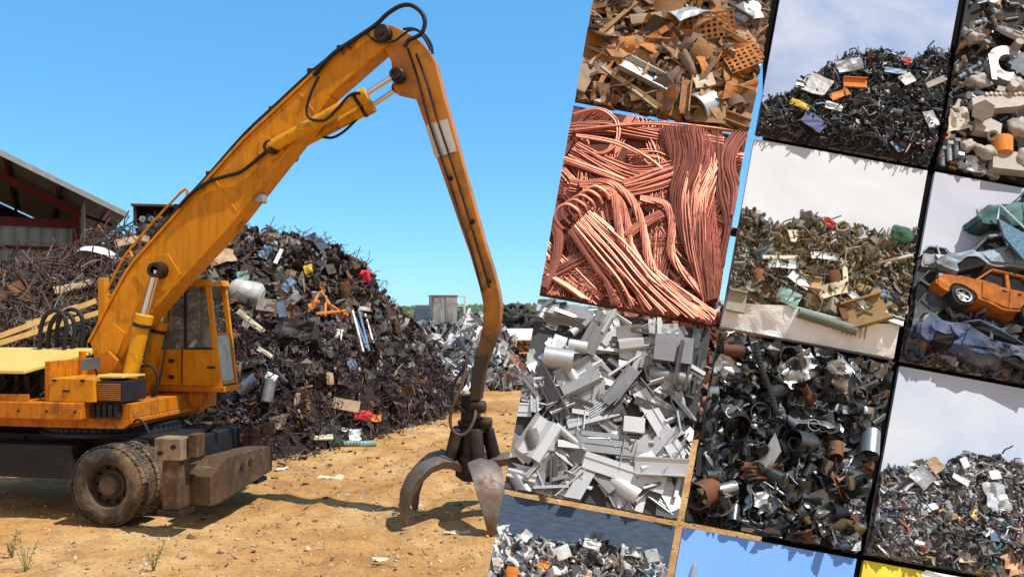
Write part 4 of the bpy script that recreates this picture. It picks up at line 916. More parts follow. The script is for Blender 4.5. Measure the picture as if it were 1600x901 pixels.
    for yy, up in ((y0, 1), (.66, 0)):
        f = MB(); f.box((so - .09, yy - .13, .31), (so + .13, yy + .13, .92)); lg = f.build('leg', OUT, orr, bevel=.01)
        f = MB(); f.box((so - (.2 if up else .06), yy - .13, .924), (so + .17, yy + .13, 1.20 if up else 1.06)); f.build('leg_cap', OUT if not up else mat('pale_dust_metal', (.30, .21, .14), .85, .05, stain=(.13, .08, .05), amount=.45, streak=.5), orr, bevel=.012)
        f = MB(); f.box((so + .19, yy - .02, .95), (so + .32, yy + .16, 1.24 if up else 1.12)); f.build('leg_lug', OUT, orr, bevel=.01)
        for q in range(2):
            f = MB(); V, Fc = g_lathe([(0, -.03), (.032, -.03), (.036, 0), (0, 0)], 6, 1); f.add(V + (so - .1 + .18 * q, yy - .15, 1.02 + .08 * q), Fc); f.build('leg_bolt', DRK, lg)
        f = MB(); f.box((so - .14, yy - .16, .24), (so + .18, yy + .16, .305)); f.build('foot', DRK, orr, bevel=.01)
    f = MB(); f.add(*g_sweep([(so - .3, -.1, 1.079), (so - .15, -.1, 1.2), (so - .02, -.1, 1.22)], .04, 8)); f.build('chassis_bracket', DRK, root)
    # ---- grapple
    sg = mp(737, 700, 0)[0]; G = np.array((sg, 0, 0))
    f = MB(); f.box((sg - .12, -.12, 1.34), (sg + .10, .12, 1.66)); f.add(*g_lathe([(0, 1.24), (.17, 1.24), (.19, 1.27), (.19, 1.31), (.13, 1.345), (0, 1.345)], 20)); f.v[-1] = f.v[-1] + G
    f.add(*g_lathe([(0, .52), (.14, .52), (.22, .58), (.22, .84), (.17, .9), (.16, 1.15), (.2, 1.17), (.2, 1.235), (0, 1.235)], 22)); f.v[-1] = f.v[-1] + G
    gr = f.build('grapple', DRK, root, smooth=35)
    f = MB(); V, Fc = g_lathe([(0, -.1), (.07, -.1), (.085, -.07), (.085, .07), (.07, .1), (0, .1)], 14, 0); f.add(V + G + (.12, -.14, 1.52), Fc); f.add(V * .9 + G + (.2, -.08, 1.3), Fc); f.build('rotator_motor', DRK, gr, smooth=40)
    for ang in (150, 207, 288, 4, 76):
        a = R(ang) + HD; d = np.array((math.cos(a), math.sin(a), 0)); w = np.array((-math.sin(a), math.cos(a), 0))
        cl = [(.14, .66, .10, .10, .11), (.30, .76, .13, .11, .14), (.48, .79, .13, .10, .19), (.66, .74, .12, .09, .21), (.82, .60, .11, .085, .20), (.92, .42, .10, .075, .165), (.96, .22, .085, .06, .11), (.94, .06, .06, .045, .06), (.925, 0.0, .03, .03, .035)]
        f = MB(); V = []; k = len(cl); cs = []
        for i, (r, z, h, _, wd) in enumerate(cl):
            r0, z0 = cl[max(i - 1, 0)][:2]; r1, z1 = cl[min(i + 1, k - 1)][:2]; t = np.array((r1 - r0, z1 - z0)); t = t / np.linalg.norm(t); nrm = np.array((-t[1], t[0]))
            ring = [(nrm * h, 0), (nrm * h * .45, wd), (-nrm * h * .55, wd * .8), (-nrm * h * .35, 0), (-nrm * h * .55, -wd * .8), (nrm * h * .45, -wd)]
            for o, y in [(o_ * .8, y_) for o_, y_ in ring]: V.append(G + d * (r + o[0]) + w * y + np.array((0, 0, max(z + o[1], .0))))
        n = 6; Fc = [(i * n + j, i * n + (j + 1) % n, (i + 1) * n + (j + 1) % n, (i + 1) * n + j) for i in range(k - 1) for j in range(n)] + [tuple(range(n))[::-1], tuple(range((k - 1) * n, k * n))]
        f.add(V, Fc); f.build('tine', TIN, gr, smooth=35, bevel=.006)
        f = MB(); A = G + d * .20 + np.array((0, 0, 1.22)); B = G + d * .33 + np.array((0, 0, .72)); m_ = A + (B - A) * .8
        f.add(*g_sweep([A, A + (B - A) * .05, m_, m_, B], [.06, .09, .09, .055, .05], 14)); f.build('grapple_cylinder', DRK, gr, smooth=40)
    tube_px([(731, 560), (722, 600), (711, 625), (704, 648), (705, 667), (716, 679), (730, 675), (741, 655), (743, 640)], .022, [-.24, -.3, -.34, -.36, -.36, -.36, -.34, -.28, -.2], 'hydraulic_hose', mat('brown_hose', (.10, .06, .04), .6, stain=(.2, .13, .08), amount=.4), root)
    tube_px([(728, 570), (714, 590), (707, 606), (706, 620), (713, 633), (726, 644)], .022, [-.24, -.28, -.3, -.3, -.26, -.18], 'hydraulic_hose', BLK, root)
    return root
make_excavator()
# ================================================================== the sloping display wall of sample trays
LEAN = R(25); DB = 4.0                       # distance of its foot line from the camera
BN = Vector((0, -math.cos(LEAN), math.sin(LEAN))); BU = Vector((0, math.sin(LEAN), math.cos(LEAN))); BP = Vector((0, DB, 0))
def onb(px, py, w=0.0):
    """place on the display plane (w metres proud of it) seen at a pixel"""
    r = ray(px, py); C = Vector((0, 0, CAMH)); t = (BP + BN * w - C).dot(BN) / r.dot(BN); return C + r * t
E1 = np.array((270.7, 49.7)); E2 = np.array((-53.0, 293.0)); PC = np.array((282.5, 51.6)); PR = np.array((-55.4, 303.0)); W0 = np.array((1178.7, 216.9))
class Tray:
    wk = .5
    def __init__(s, ci, ri, label, name_phrase, m):
        s.tl = W0 + ci * PC + ri * PR; s.ph = name_phrase
        q = [s.px(0, 0), s.px(1, 0), s.px(1, 1), s.px(0, 1)]
        P = [onb(*a) for a in q]
        s.c = onb(*s.px(.5, .5)); s.ex = (onb(*s.px(1, .5)) - onb(*s.px(0, .5))); s.S = s.ex.length; s.ex.normalize(); s.ey = BN.cross(s.ex); s.H = (P[0] - P[3]).length
        s.Rm = np.array([s.ex, s.ey, BN]).T           # columns: across, up the slope, out of the board
        s.cut = [onb(*a, .02) for a in q]
        mb = MB(); V = [p for p in P] + [p - BN * .035 for p in P]
        mb.add([tuple(v) for v in V], [(3, 2, 1, 0), (4, 5, 6, 7), (0, 1, 5, 4), (1, 2, 6, 5), (2, 3, 7, 6), (3, 0, 4, 7)])
        # the board stands in its own frame so its printed pattern lies square on it
        V = (np.concatenate(mb.v) - np.array(s.c)) @ s.Rm; mb.v = [V]
        o = mb.build('sample_tray', m); o.matrix_world = Matrix.Translation(s.c) @ Matrix([list(r) for r in s.Rm]).to_4x4()
        tag(o, label, 'display panel', 'panels of the display wall'); s.o = o
    def px(s, u, v): return tuple(s.tl + u * E1 + v * E2)
    def uv(s, px, py): return np.linalg.solve(np.stack([E1, E2], 1), np.array((px, py)) - s.tl)
    def at(s, u, v, w): return onb(*s.px(u, v), w)
    def clip(s, V, Fc):
        """trim what would hang over the panel's edges"""
        V = np.asarray(V, float); C = [np.array(p) for p in s.cut]; N = np.array(BN); pl = []
        for i in range(4):
            a, b = C[i], C[(i + 1) % 4]; n = np.cross(N, b - a); n /= np.linalg.norm(n)
            if np.dot(n, np.mean(C, 0) - a) > 0: n = -n
            pl.append((a, n))
        pl.append((np.array(s.c) - N * .03, -N))
        d = np.stack([(V - a) @ n for a, n in pl], 1)
        if (d > 0).any(1).all() and ((d > 0).all(0)).any(): return None
        if (d <= 0).all(): return V, Fc
        bm = bmesh.new(); vs = [bm.verts.new(v) for v in V]
        for f in Fc:
            try: bm.faces.new([vs[i] for i in f])
            except ValueError: pass
        for (a, n), k in zip(pl, range(5)):
            if not (d[:, k] > 0).any(): continue
            r = bmesh.ops.bisect_plane(bm, geom=bm.verts[:] + bm.edges[:] + bm.faces[:], plane_co=a, plane_no=n, clear_outer=True, clear_inner=False)
            ed = [e for e in r['geom_cut'] if isinstance(e, bmesh.types.BMEdge) and e.is_valid and e.is_boundary]
            if ed and len(Fc) < 2500: bmesh.ops.holes_fill(bm, edges=ed, sides=60)
        bm.verts.index_update(); V2 = np.array([v.co[:] for v in bm.verts]); F2 = [tuple(v.index for v in f.verts) for f in bm.faces]; bm.free()
        if len(V2) < 3 or not F2: return None
        return V2, F2
    def put(s, name, V, Fc, Rl, u, v, w, m, desc=None, where=None, cat=None, group=None, label=None, smooth=None):
        """one loose piece: its shape turned by Rl in the tray's own directions"""
        p = s.at(u, v, w * s.wk * min(1, max(.15, (1.0 - v) / .12))); Wv = np.asarray(V) @ np.asarray(Rl).T @ s.Rm.T + np.array(p)
        r = s.clip(Wv, Fc)
        if r is None: return None
        V2, F2 = r
        if F2 is not Fc:                      # trimming can cut a bent piece in two: keep its larger part
            par = list(range(len(V2)))
            def root(i):
                while par[i] != i: par[i] = par[par[i]]; i = par[i]
                return i
            for f in F2:
                for q in f[1:]: par[root(q)] = root(f[0])
            cnt = {}
            for f in F2: cnt[root(f[0])] = cnt.get(root(f[0]), 0) + 1
            if len(cnt) > 1 and name not in ('perforated_plate', 'hex_bolt', 'flange_disc', 'clamp_jaw'):
                best = max(cnt, key=cnt.get); F2 = [f for f in F2 if root(f[0]) == best]; us = sorted({i for f in F2 for i in f}); mp_ = {q: i for i, q in enumerate(us)}
                V2 = V2[us]; F2 = [tuple(mp_[i] for i in f) for f in F2]
        mb = MB(); mb.add((V2 - np.array(p)) @ s.Rm, F2); o = mb.build(name, m, smooth=smooth); o.matrix_world = Matrix.Translation(p) @ Matrix([list(q) for q in s.Rm]).to_4x4()
        if label: tag(o, label, cat, group)
        else: reg(o, desc, where or s.zone(u, v), cat, group, s.px(u, v)[0])
        return o
    def zone(s, u, v):
        a = ('upper', 'middle', 'lower')[min(2, int(v * 3))] if 0 <= v else 'upper'; b = ('left', 'centre', 'right')[min(2, max(0, int(u * 3)))]
        return f'{a} {b} of the {s.ph}'
    def mass(s, mb, V, Fc, Rl, u, v, w):
        p = s.at(u, v, w * s.wk * min(1, max(.15, (1.0 - v) / .12))); Wv = np.asarray(V) @ np.asarray(Rl).T @ s.Rm.T + np.array(p); r = s.clip(Wv, Fc)
        if r: mb.add(*r)
def sky_print(name, a, b, scale=1.2, thr=.5):
    m, nt, bs = _new(name); nz = _noise(nt, scale, 5, .55, dist=.6); r = _ramp(nt, nz.outputs[0], [(thr - .2, a), (thr + .22, b)]); nt.links.new(r.outputs[0], bs.inputs['Base Color'])
    bs.inputs['Roughness'].default_value = .75; bs.inputs['Specular IOR Level'].default_value = .1; MATS[name] = m; return m
BLACK = mat('black_board', (.004, .004, .004), .9, bump=0, var=.1)
BLACK.node_tree.nodes['Principled BSDF'].inputs['Specular IOR Level'].default_value = .05
def make_wall():
    root = empty('display_stand', (2.2, DB + 1.0, 0), 0, 'black sloping display wall on steel posts carrying the scrap sample panels', 'display stand')
    off = np.array(root.location); f = MB(); q = [(1197, -190), (2110, -190), (2110, 1000), (1197, 1000)]
    P = [np.array(onb(*a, -.004)) for a in q]; P2 = [np.array(onb(*a, -.004) - BN * .06) for a in q]
    # the board is a slab behind the panels: let its face lie behind theirs
    P = [p - np.array(BN) * .034 for p in P]; P2 = [p - np.array(BN) * .034 for p in P2]
    f.add([p - off for p in P + P2], [(3, 2, 1, 0), (4, 5, 6, 7), (0, 1, 5, 4), (1, 2, 6, 5), (2, 3, 7, 6), (3, 0, 4, 7)]); f.build('backing_board', BLACK, root)
    # arms that carry the overhanging column of panels, each along the middle of its panel
    for ri in range(-1, 3):
        tl = W0 - PC + ri * PR; a = onb(*(tl + .12 * E1 + .5 * E2), -.07); b = onb(*(tl + 1.35 * E1 + .5 * E2), -.07)
        f = MB(); f.add(*g_sweep([np.array(a) - off, np.array(b) - off], .03, 6)); f.build('panel_arm', CHS, root)
    for px in (1400, 1950):
        a = onb(px, 300, -.15); b = Vector((a.x, DB + BU.y / BU.z * 0 + .25, 0)); f = MB(); f.add(*g_sweep([np.array(b) - off, np.array(a) - off], .05, 8)); f.build('post', CHS, root)
        f = MB(); f.add(*g_sweep([np.array((a.x, a.y + 2.2, 0)) - off, np.array(a) - off], .04, 8)); f.build('brace', CHS, root)
make_wall()
U = rng.uniform
# ------------------------------------------------------------------ rusty scrap
RU = [mat('rust_a', (.30, .155, .07), .85, .1, var=.35, scale=9, stain=(.13, .07, .045), amount=.42, sscale=6, rnd='obj', spread=.3), mat('rust_b', (.40, .24, .12), .85, .05, var=.3, scale=8, stain=(.2, .10, .05), amount=.42, sscale=7, rnd='obj'),
      mat('rust_c', (.19, .13, .10), .75, .25, var=.35, scale=9, stain=(.28, .14, .07), amount=.4, sscale=6, rnd='obj'), mat('rust_orange', (.42, .17, .05), .85, 0, var=.3, scale=10, stain=(.22, .09, .04), amount=.42, sscale=8, rnd='obj')]
GALV = mat('galvanised', (.36, .38, .39), .5, .5, var=.15, scale=12, stain=(.30, .24, .18), amount=.3)
PALEW = mat('pale_board', (.44, .34, .23), .85, var=.25, scale=9, stain=(.35, .23, .13), amount=.4, sscale=6, rnd='obj')
BACKR = mat('dark_tray', (.03, .02, .015), .9, bump=.3)
def pile_fill(t, n, kinds, m, name, s0, s1, v0=0, v1=1, w0=.0, w1=.05, tilt=.35, top=None):
    mb = MB(); c = 0
    while c < n:
        u, v = U(-.02, 1.02), U(v0, v1)
        if top is not None and v < top(u): continue
        c += 1; s = (s0 + (s1 - s0) * rng.random() ** 2) * t.S
        V, Fc = piece(pick(kinds), s); t.mass(mb, V, Fc, rand_rot(tilt), u, v, U(w0, w1) * t.S)
    o = mb.build(name, m); o['kind'] = 'stuff'; return o
def rusty_tray():
    t = Tray(-1, -1, 'tilted panel heaped with rusty brown scrap plates and beams above the copper panel', 'rusty panel', BACKR)
    pile_fill(t, 900, dict(plate=4, bar=3, rod=3, angle=1.5, crumple=1), palette('rust_mix', [((.22, .12, .06), 4), ((.30, .17, .09), 4), ((.12, .075, .05), 4), ((.38, .25, .15), 2), ((.3, .3, .3), .8), ((.06, .05, .045), 3)], .8, .1), 'rust_debris', .04, .18, .0, 1.0)
    for i in range(150):
        u, v = U(0, 1), U(.40, 1.0); k = pick(dict(plate=5, bar=3, angle=1.6, channel=1.3, strip=2, curved=1.5, tube=.8)); m = RU[rng.integers(4)] if rng.random() < .86 else (PALEW if rng.random() < .6 else GALV); s = (.10 + .22 * rng.random() ** 1.5) * t.S
        nm, ds = k, k
        if k == 'plate': V, Fc = g_sheet(s, s * U(.35, .75), 6, 5, U(.1, .5), .02, .008, .14); nm, ds = 'rusty_plate', 'torn brown plate'
        elif k == 'bar': w = s * U(.10, .2); V, Fc = g_box(-s / 2, -w / 2, -w / 3, s / 2, w / 2, w / 3); nm, ds = 'steel_bar', 'brown square bar'
        elif k == 'angle': w = s * .16; V, Fc = g_prism([(0, 0), (w, 0), (w, .2 * w), (.2 * w, .2 * w), (.2 * w, w), (0, w)], s); nm, ds = 'angle_iron', 'brown angle iron'
        elif k == 'channel': w = s * .11; h = s * .09; V, Fc = g_prism([(-w, 0), (w, 0), (w, h), (w * .75, h), (w * .75, h * .3), (-w * .75, h * .3), (-w * .75, h), (-w, h)], s * 1.1); nm, ds = 'channel_iron', 'brown channel iron'
        elif k == 'strip': V, Fc = g_sheet(s * 1.25, s * .12, 12, 2, U(.3, 1.1), .012, .006, .02); nm, ds = 'steel_strip', 'twisted brown strip'
        elif k == 'curved':
            s *= .8; r = s * .5; a0 = U(.8, 1.5); pts = [(r * math.sin(a), r * math.cos(a) - r * .7) for a in np.linspace(-a0, a0, 10)]; V, Fc = g_prism(pts + [(x * .95, z * .95 - .01) for x, z in pts[::-1]], s * U(.4, .8)); nm, ds = 'curved_plate', 'curved brown shell plate'
        else: V, Fc = g_tube(s, s * .12, .15, 14, .1); nm, ds = 'rusty_pipe', 'brown pipe'
        if m is PALEW: ds = ds.replace('brown', 'pale')
        elif m is GALV: ds = ds.replace('brown', 'zinc grey')
        Rl = rotm(U(-.55, .55), U(-.35, .35), U(0, 6.28)) if k not in ('bar', 'angle', 'channel') else rotm(U(0, 6.28), U(-.25, .25), U(0, 6.28))
        t.put(nm, V, Fc, Rl, u, v, U(.02, .075) * t.S, m, ds, None, ds.split()[-1], ds.split(' ', 1)[1] + 's in the rusty panel', smooth=35 if k in ('curved', 'tube') else None)
    # perforated plates
    def perforated(L, W, hole, pitch, bend):
        nx, ny = int(L / pitch), int(W / pitch); V = []; Fc = []; k = 6
        z = lambda x: bend * math.sin(x / L * 3.1) * L
        for i in range(nx):
            for j in range(ny):
                cx_, cy_ = (i - nx / 2 + .5) * pitch, (j - ny / 2 + .5) * pitch; b0 = len(V)
                sq = [(-.5, -.5), (0, -.5), (.5, -.5), (.5, 0), (.5, .5), (0, .5), (-.5, .5), (-.5, 0)]
                for zz in (0, -.012):
                    for x, y in sq: V.append((cx_ + x * pitch, cy_ + y * pitch, z(cx_ + x * pitch) + zz))
                    for q in range(8):
                        a = math.radians(225 + 45 * q); V.append((cx_ + hole * math.cos(a), cy_ + hole * math.sin(a), z(cx_ + hole * math.cos(a)) + zz))
                for q in range(8):
                    r = (q + 1) % 8; Fc += [(b0 + q, b0 + r, b0 + 8 + r, b0 + 8 + q), (b0 + 16 + r, b0 + 16 + q, b0 + 24 + q, b0 + 24 + r), (b0 + 8 + q, b0 + 8 + r, b0 + 24 + r, b0 + 24 + q)]
        return np.array(V), Fc
    pm = RU[3]; k = t.S / 270.7
    for px, py, L, W, ro, lab in ((1098, 42, 100, 50, 14, 'curled rusty perforated plate near the top of the rusty panel'), (1152, 75, 96, 58, -62, 'flat rusty perforated plate with rows of holes beside the curled one')):
        u, v = t.uv(px, py); V, Fc = perforated(L * k, W * k, 3.1 * k, 8.6 * k, .06); t.put('perforated_plate', V, Fc, rotm(.25, -.1, R(ro)), u, v, .11 * t.S, pm, cat='plate', label=lab)
    u, v = t.uv(1012, 122); s = .2 * t.S
    root_v, root_f = g_prism([(-.5, 0), (.5, 0), (.62, .3), (.58, .3), (.47, .05), (-.47, .05), (-.58, .3), (-.62, .3)], 1.0); t.put('metal_tray', root_v * (s * 1.6, s * .6, s * .6), root_f, rotm(-.35, .1, R(-16)), u, v, .08 * t.S, GALV, cat='tray', label='shiny galvanised tray lying in the middle of the rusty panel')
    for px, py, L, W, ro, m, lab in ((985, 135, 112, 9, -32, PALEW, 'long pale batten crossing the middle of the rusty panel'), (1071, 153, 62, 15, -86, RU[0], 'upright brown channel bar at the lower edge of the rusty panel'), (1028, 160, 40, 26, -75, RU[1], 'broad orange brown sheet flap at the lower edge of the rusty panel'), (912, 120, 48, 24, 80, PALEW, 'pale splintered board at the left edge of the rusty panel'), (1153, 192, 42, 16, -12, RU[0], 'reddish pipe end at the lower right corner of the rusty panel'), (1100, 125, 30, 22, 25, mat('cream_lump', (.6, .52, .4), .8, stain=(.3, .2, .12), amount=.4), 'cream torn sheet right of the galvanised tray'), (1010, 27, 50, 16, 25, PALEW, 'pale bent plank near the top of the rusty panel')):
        u, v = t.uv(px, py); V, Fc = g_sheet(L * k, W * k, 8, 4, .12, .008, .02, .05) if m is not RU[0] else g_prism([(-W * k / 2, 0), (W * k / 2, 0), (W * k / 2, W * k * .6), (W * k * .36, W * k * .6), (W * k * .36, W * k * .15), (-W * k * .36, W * k * .15), (-W * k * .36, W * k * .6), (-W * k / 2, W * k * .6)], L * k)
        t.put('scrap_board' if m is PALEW else 'scrap_plate', V, Fc, rotm(.1, 0, R(ro)), u, v, .115 * t.S, m, cat='board' if m is PALEW else 'plate', label=lab)
rusty_tray()
# ------------------------------------------------------------------ copper wire
def copper_tray():
    cop = mat('bare_copper', (.53, .20, .14), .5, .7, var=.15, scale=14, stain=(.36, .13, .09), amount=.36, sscale=5, rnd='obj', spread=.25, bump=.03); cop2 = mat('dull_copper', (.50, .19, .135), .46, .65, var=.2, scale=14, stain=(.26, .09, .065), amount=.4, sscale=6, rnd='obj', bump=.03)
    t = Tray(-1, 0, 'tilted panel covered with bundles of bare copper wire, between rusty and grey panels', 'copper panel', mat('copper_dark_tray', (.14, .048, .035), .9, bump=.3)); k = t.S / 270.7
    def loc(pts, w):
        out = []
        for i, p in enumerate(pts):
            u, v = t.uv(p[0], p[1]); q = t.at(u, v, w[i] if hasattr(w, '__len__') else w); out.append(np.array([(q - t.c).dot(t.ex), (q - t.c).dot(t.ey), w[i] if hasattr(w, '__len__') else w]))
        return out
    def strands(path, n, rad, wr, twist, flat=.55, spread_end=1.0, cs=5):
        C = spline(path, 7); mb = MB(); m_ = len(C); L = sum(np.linalg.norm(C[i + 1] - C[i]) for i in range(m_ - 1)); ph0 = rng.random() * 6
        for j in range(n):
            rr = rad * math.sqrt((j + .5) / n) ; a = j * 2.4 + ph0; P = []; w1, w2 = rng.uniform(-.5, .5, 2)
            for i in range(m_):
                d = C[min(i + 1, m_ - 1)] - C[max(i - 1, 0)]; d = d / (np.linalg.norm(d) + 1e-9); side = np.array((-d[1], d[0], 0)); side /= np.linalg.norm(side) + 1e-9
                f = i / (m_ - 1); e = 1 + (spread_end - 1) * f; aa = a + twist * f * L / max(rad, 1e-6) * .16 + .5 * math.sin(f * 5 + j) * w1 + w2 * f
                P.append(C[i] + side * rr * e * math.cos(aa) + np.array((0, 0, 1)) * rr * flat * math.sin(aa))
            V, Fc = g_sweep(P, wr * U(.85, 1.1), cs, False); mb.add(V, Fc)
        return np.concatenate(mb.v), mb.f
    def hank(pts, n, rad, wr, twist, w, lab, m=cop, name='wire_bundle', cat='wire bundle', flat=.55, se=1.0):
        V, Fc = strands(loc(pts, [x * k * .55 for x in w] if hasattr(w, '__len__') else w * k * .55), n, rad * k, wr * k, twist, flat, se)
        r = t.clip(V @ t.Rm.T + np.array(t.c), Fc)
        if r is None: return
        mb = MB(); mb.add((r[0] - np.array(t.c)) @ t.Rm, r[1]); o = mb.build(name, m, smooth=60); o.matrix_world = Matrix.Translation(t.c) @ Matrix([list(q) for q in t.Rm]).to_4x4()
        if lab: tag(o, lab, cat, 'copper wire bundles')
        else: reg(o, 'loose copper wire bundle', t.zone(*t.uv(*pts[len(pts) // 2])), cat, 'copper wire bundles', pts[len(pts) // 2][0])
    for i in range(52):                    # the lower layers
        a = U(0, 6.28); c = np.array(t.px(U(.02, .98), U(.02, .98))); d = np.array((math.cos(a), math.sin(a))); L = U(50, 110); nn = np.array((-d[1], d[0]))
        hank([c - d * L, c - d * L * .3 + nn * U(-16, 16), c + d * L * .35 + nn * U(-16, 16), c + d * L], 24, U(9, 15), .85, U(.0, .8), U(2, 9), None, cop2 if rng.random() < .6 else cop)
    # across the top
    hank([(880, 205), (940, 200), (1010, 208), (1070, 215), (1130, 222)], 40, 13, 1.05, .5, 14, 'flat copper hank running across the top of the copper panel', cop)
    hank([(895, 235), (950, 262), (1000, 275), (1062, 262)], 46, 17, 1.05, .4, 16, 'pinkish copper hank under the top one', cop)
    hank([(890, 290), (960, 300), (1030, 285), (1060, 262)], 38, 13, 1.0, .5, 18, 'copper bundle bending up towards the big braid', cop)
    hank([(896, 180), (935, 172), (962, 190), (963, 222), (940, 240), (900, 236)], 5, 4, 1.5, .2, 24, 'thick copper loop in the upper left corner of the copper panel', cop)
    hank([(897, 205), (950, 198), (1010, 193), (1070, 196), (1160, 206)], 3, 2.5, 1.9, .2, 26, 'single thick copper rod along the top edge of the copper panel', cop)
    hank([(900, 212), (960, 222), (1010, 245), (1040, 268)], 3, 3, 2.0, .2, 28, 'pale thick copper rod curving below the top rod', cop)
    hank([(870, 245), (920, 262), (975, 282)], 4, 4, 2.6, .1, 24, 'short straight copper rods at the left edge', cop)
    hank([(975, 292), (1010, 280), (1050, 266)], 16, 10, 1.5, .1, 28, 'splayed copper fan pointing at the big braid', cop, se=1.3)
    # the great braid on the right
    for j, (x0, x1, x2, x3, rad) in enumerate(((1060, 1066, 1090, 1118, 15), (1078, 1082, 1102, 1122, 16), (1096, 1094, 1112, 1128, 15), (1108, 1108, 1118, 1126, 13))):
        hank([(x0 - 18, 200), (x0 + 2, 250), (x1 - 4, 310), (x2 - 8, 380), (x3 - 4, 470)], 72, rad, .78, 1.5 + .15 * j, 26 - 3 * j, ('first', 'second', 'third', 'fourth')[j] + ' strand from left of the big copper braid', cop, name='braid_strand')
    hank([(1160, 205), (1142, 232), (1138, 262), (1150, 300), (1150, 340)], 30, 13, 1.4, .5, 22, 'curved copper hank at the right edge beside the big braid', cop)
    hank([(1118, 200), (1122, 250), (1128, 300), (1142, 350), (1130, 420)], 26, 10, 1.4, .4, 18, 'dark copper hank between braid and right edge', cop2)
    # coil and the fan of rods
    for j in range(5):
        x, y = 872 + j * 11, 322 - j * 7
        hank([(x + 8, y + 36 - j), (x - 4, y + 20), (x - 1, y + 4), (x + 14, y - 3), (x + 30, y + 6), (x + 36, y + 18)], 1, .1, 2.8, 0, [26, 34, 40, 42, 38, 30], ('first', 'second', 'third', 'fourth', 'fifth')[j] + ' turn from left of the copper coil tying the rods', cop, 'coil_turn', 'coil turn')
    w_ = rng.uniform(-1, 1, 19)
    for j in range(19):
        f = j / 18; x0, y0 = 888 + 34 * f, 362 - 34 * f; hz = 24 + 10 * (j % 3)
        hank([(x0, y0), (x0 + 38 + 20 * f + 4 * w_[j - 1], y0 + 56 - 4 * f), (946 + 92 * f + 7 * w_[j], 440 + 6 * f), (956 + 172 * f + 6 * w_[j - 3], 484 + 36 * f)], 1, .1, 1.75, 0, [hz, hz + 3 * w_[j], hz + 4 * w_[j - 1], hz - 8], f'long shiny copper rod of the fan, ' + ('outermost to the left' if j == 0 else 'outermost to the right' if j == 18 else (ORD[j] + ' from left' if j < 10 else ORD[18 - j] + ' from right')), cop, 'copper_rod', 'copper rod')
    # loops falling from the coil
    for j, pts in enumerate((((905, 290), (950, 285), (985, 310), (1003, 350), (1012, 400), (1022, 425)), ((910, 298), (955, 298), (965, 340), (972, 380), (990, 410), (1030, 440), (1080, 470)), ((930, 300), (965, 310), (980, 350), (985, 385), (1010, 420), (1060, 450)), ((1000, 310), (1040, 320), (1050, 355), (1048, 390), (1062, 420), (1100, 460)))):
        hank(pts, 34, 6, .85, 1.4, 32 - 2 * j, ('first', 'second', 'third', 'fourth')[j] + ' twisted copper cord falling right of the coil', cop if j != 3 else cop2, 'twisted_copper_rope', 'rope')
    hank([(978, 370), (1000, 352), (1035, 334)], 14, 7, 1.4, .1, 30, 'brushed copper tuft between the twisted cords', cop)
    hank([(860, 340), (872, 370), (868, 410), (850, 450)], 16, 7, 1.4, .5, 24, 'copper cord hanging at the left edge below the coil', cop)
    for q in range(10):
        x = 850 + 9 * q; y = 395 + 12 * (q % 4)
        hank([(x - 14, y + 40), (x + 6, y + 10), (x + 30, y + 24 - 9 * (q % 3)), (x + 62, y + 2)], 12, U(6, 10), 1.2, .4, U(6, 14), None, cop2 if q % 3 else cop)
    hank([(845, 440), (880, 420), (910, 405), (930, 390)], 18, 10, 1.4, .2, 16, 'dark copper tuft in the lower left of the copper panel', cop2)
    hank([(855, 430), (890, 450), (920, 472)], 3, 4, 3.0, 0, 22, 'two stout copper rods at the lower left corner', cop)
    hank([(1010, 425), (1040, 450), (1080, 480), (1110, 505)], 44, 14, .85, .3, 24, 'fine copper spray in the lower right corner', cop, se=1.5)
copper_tray()
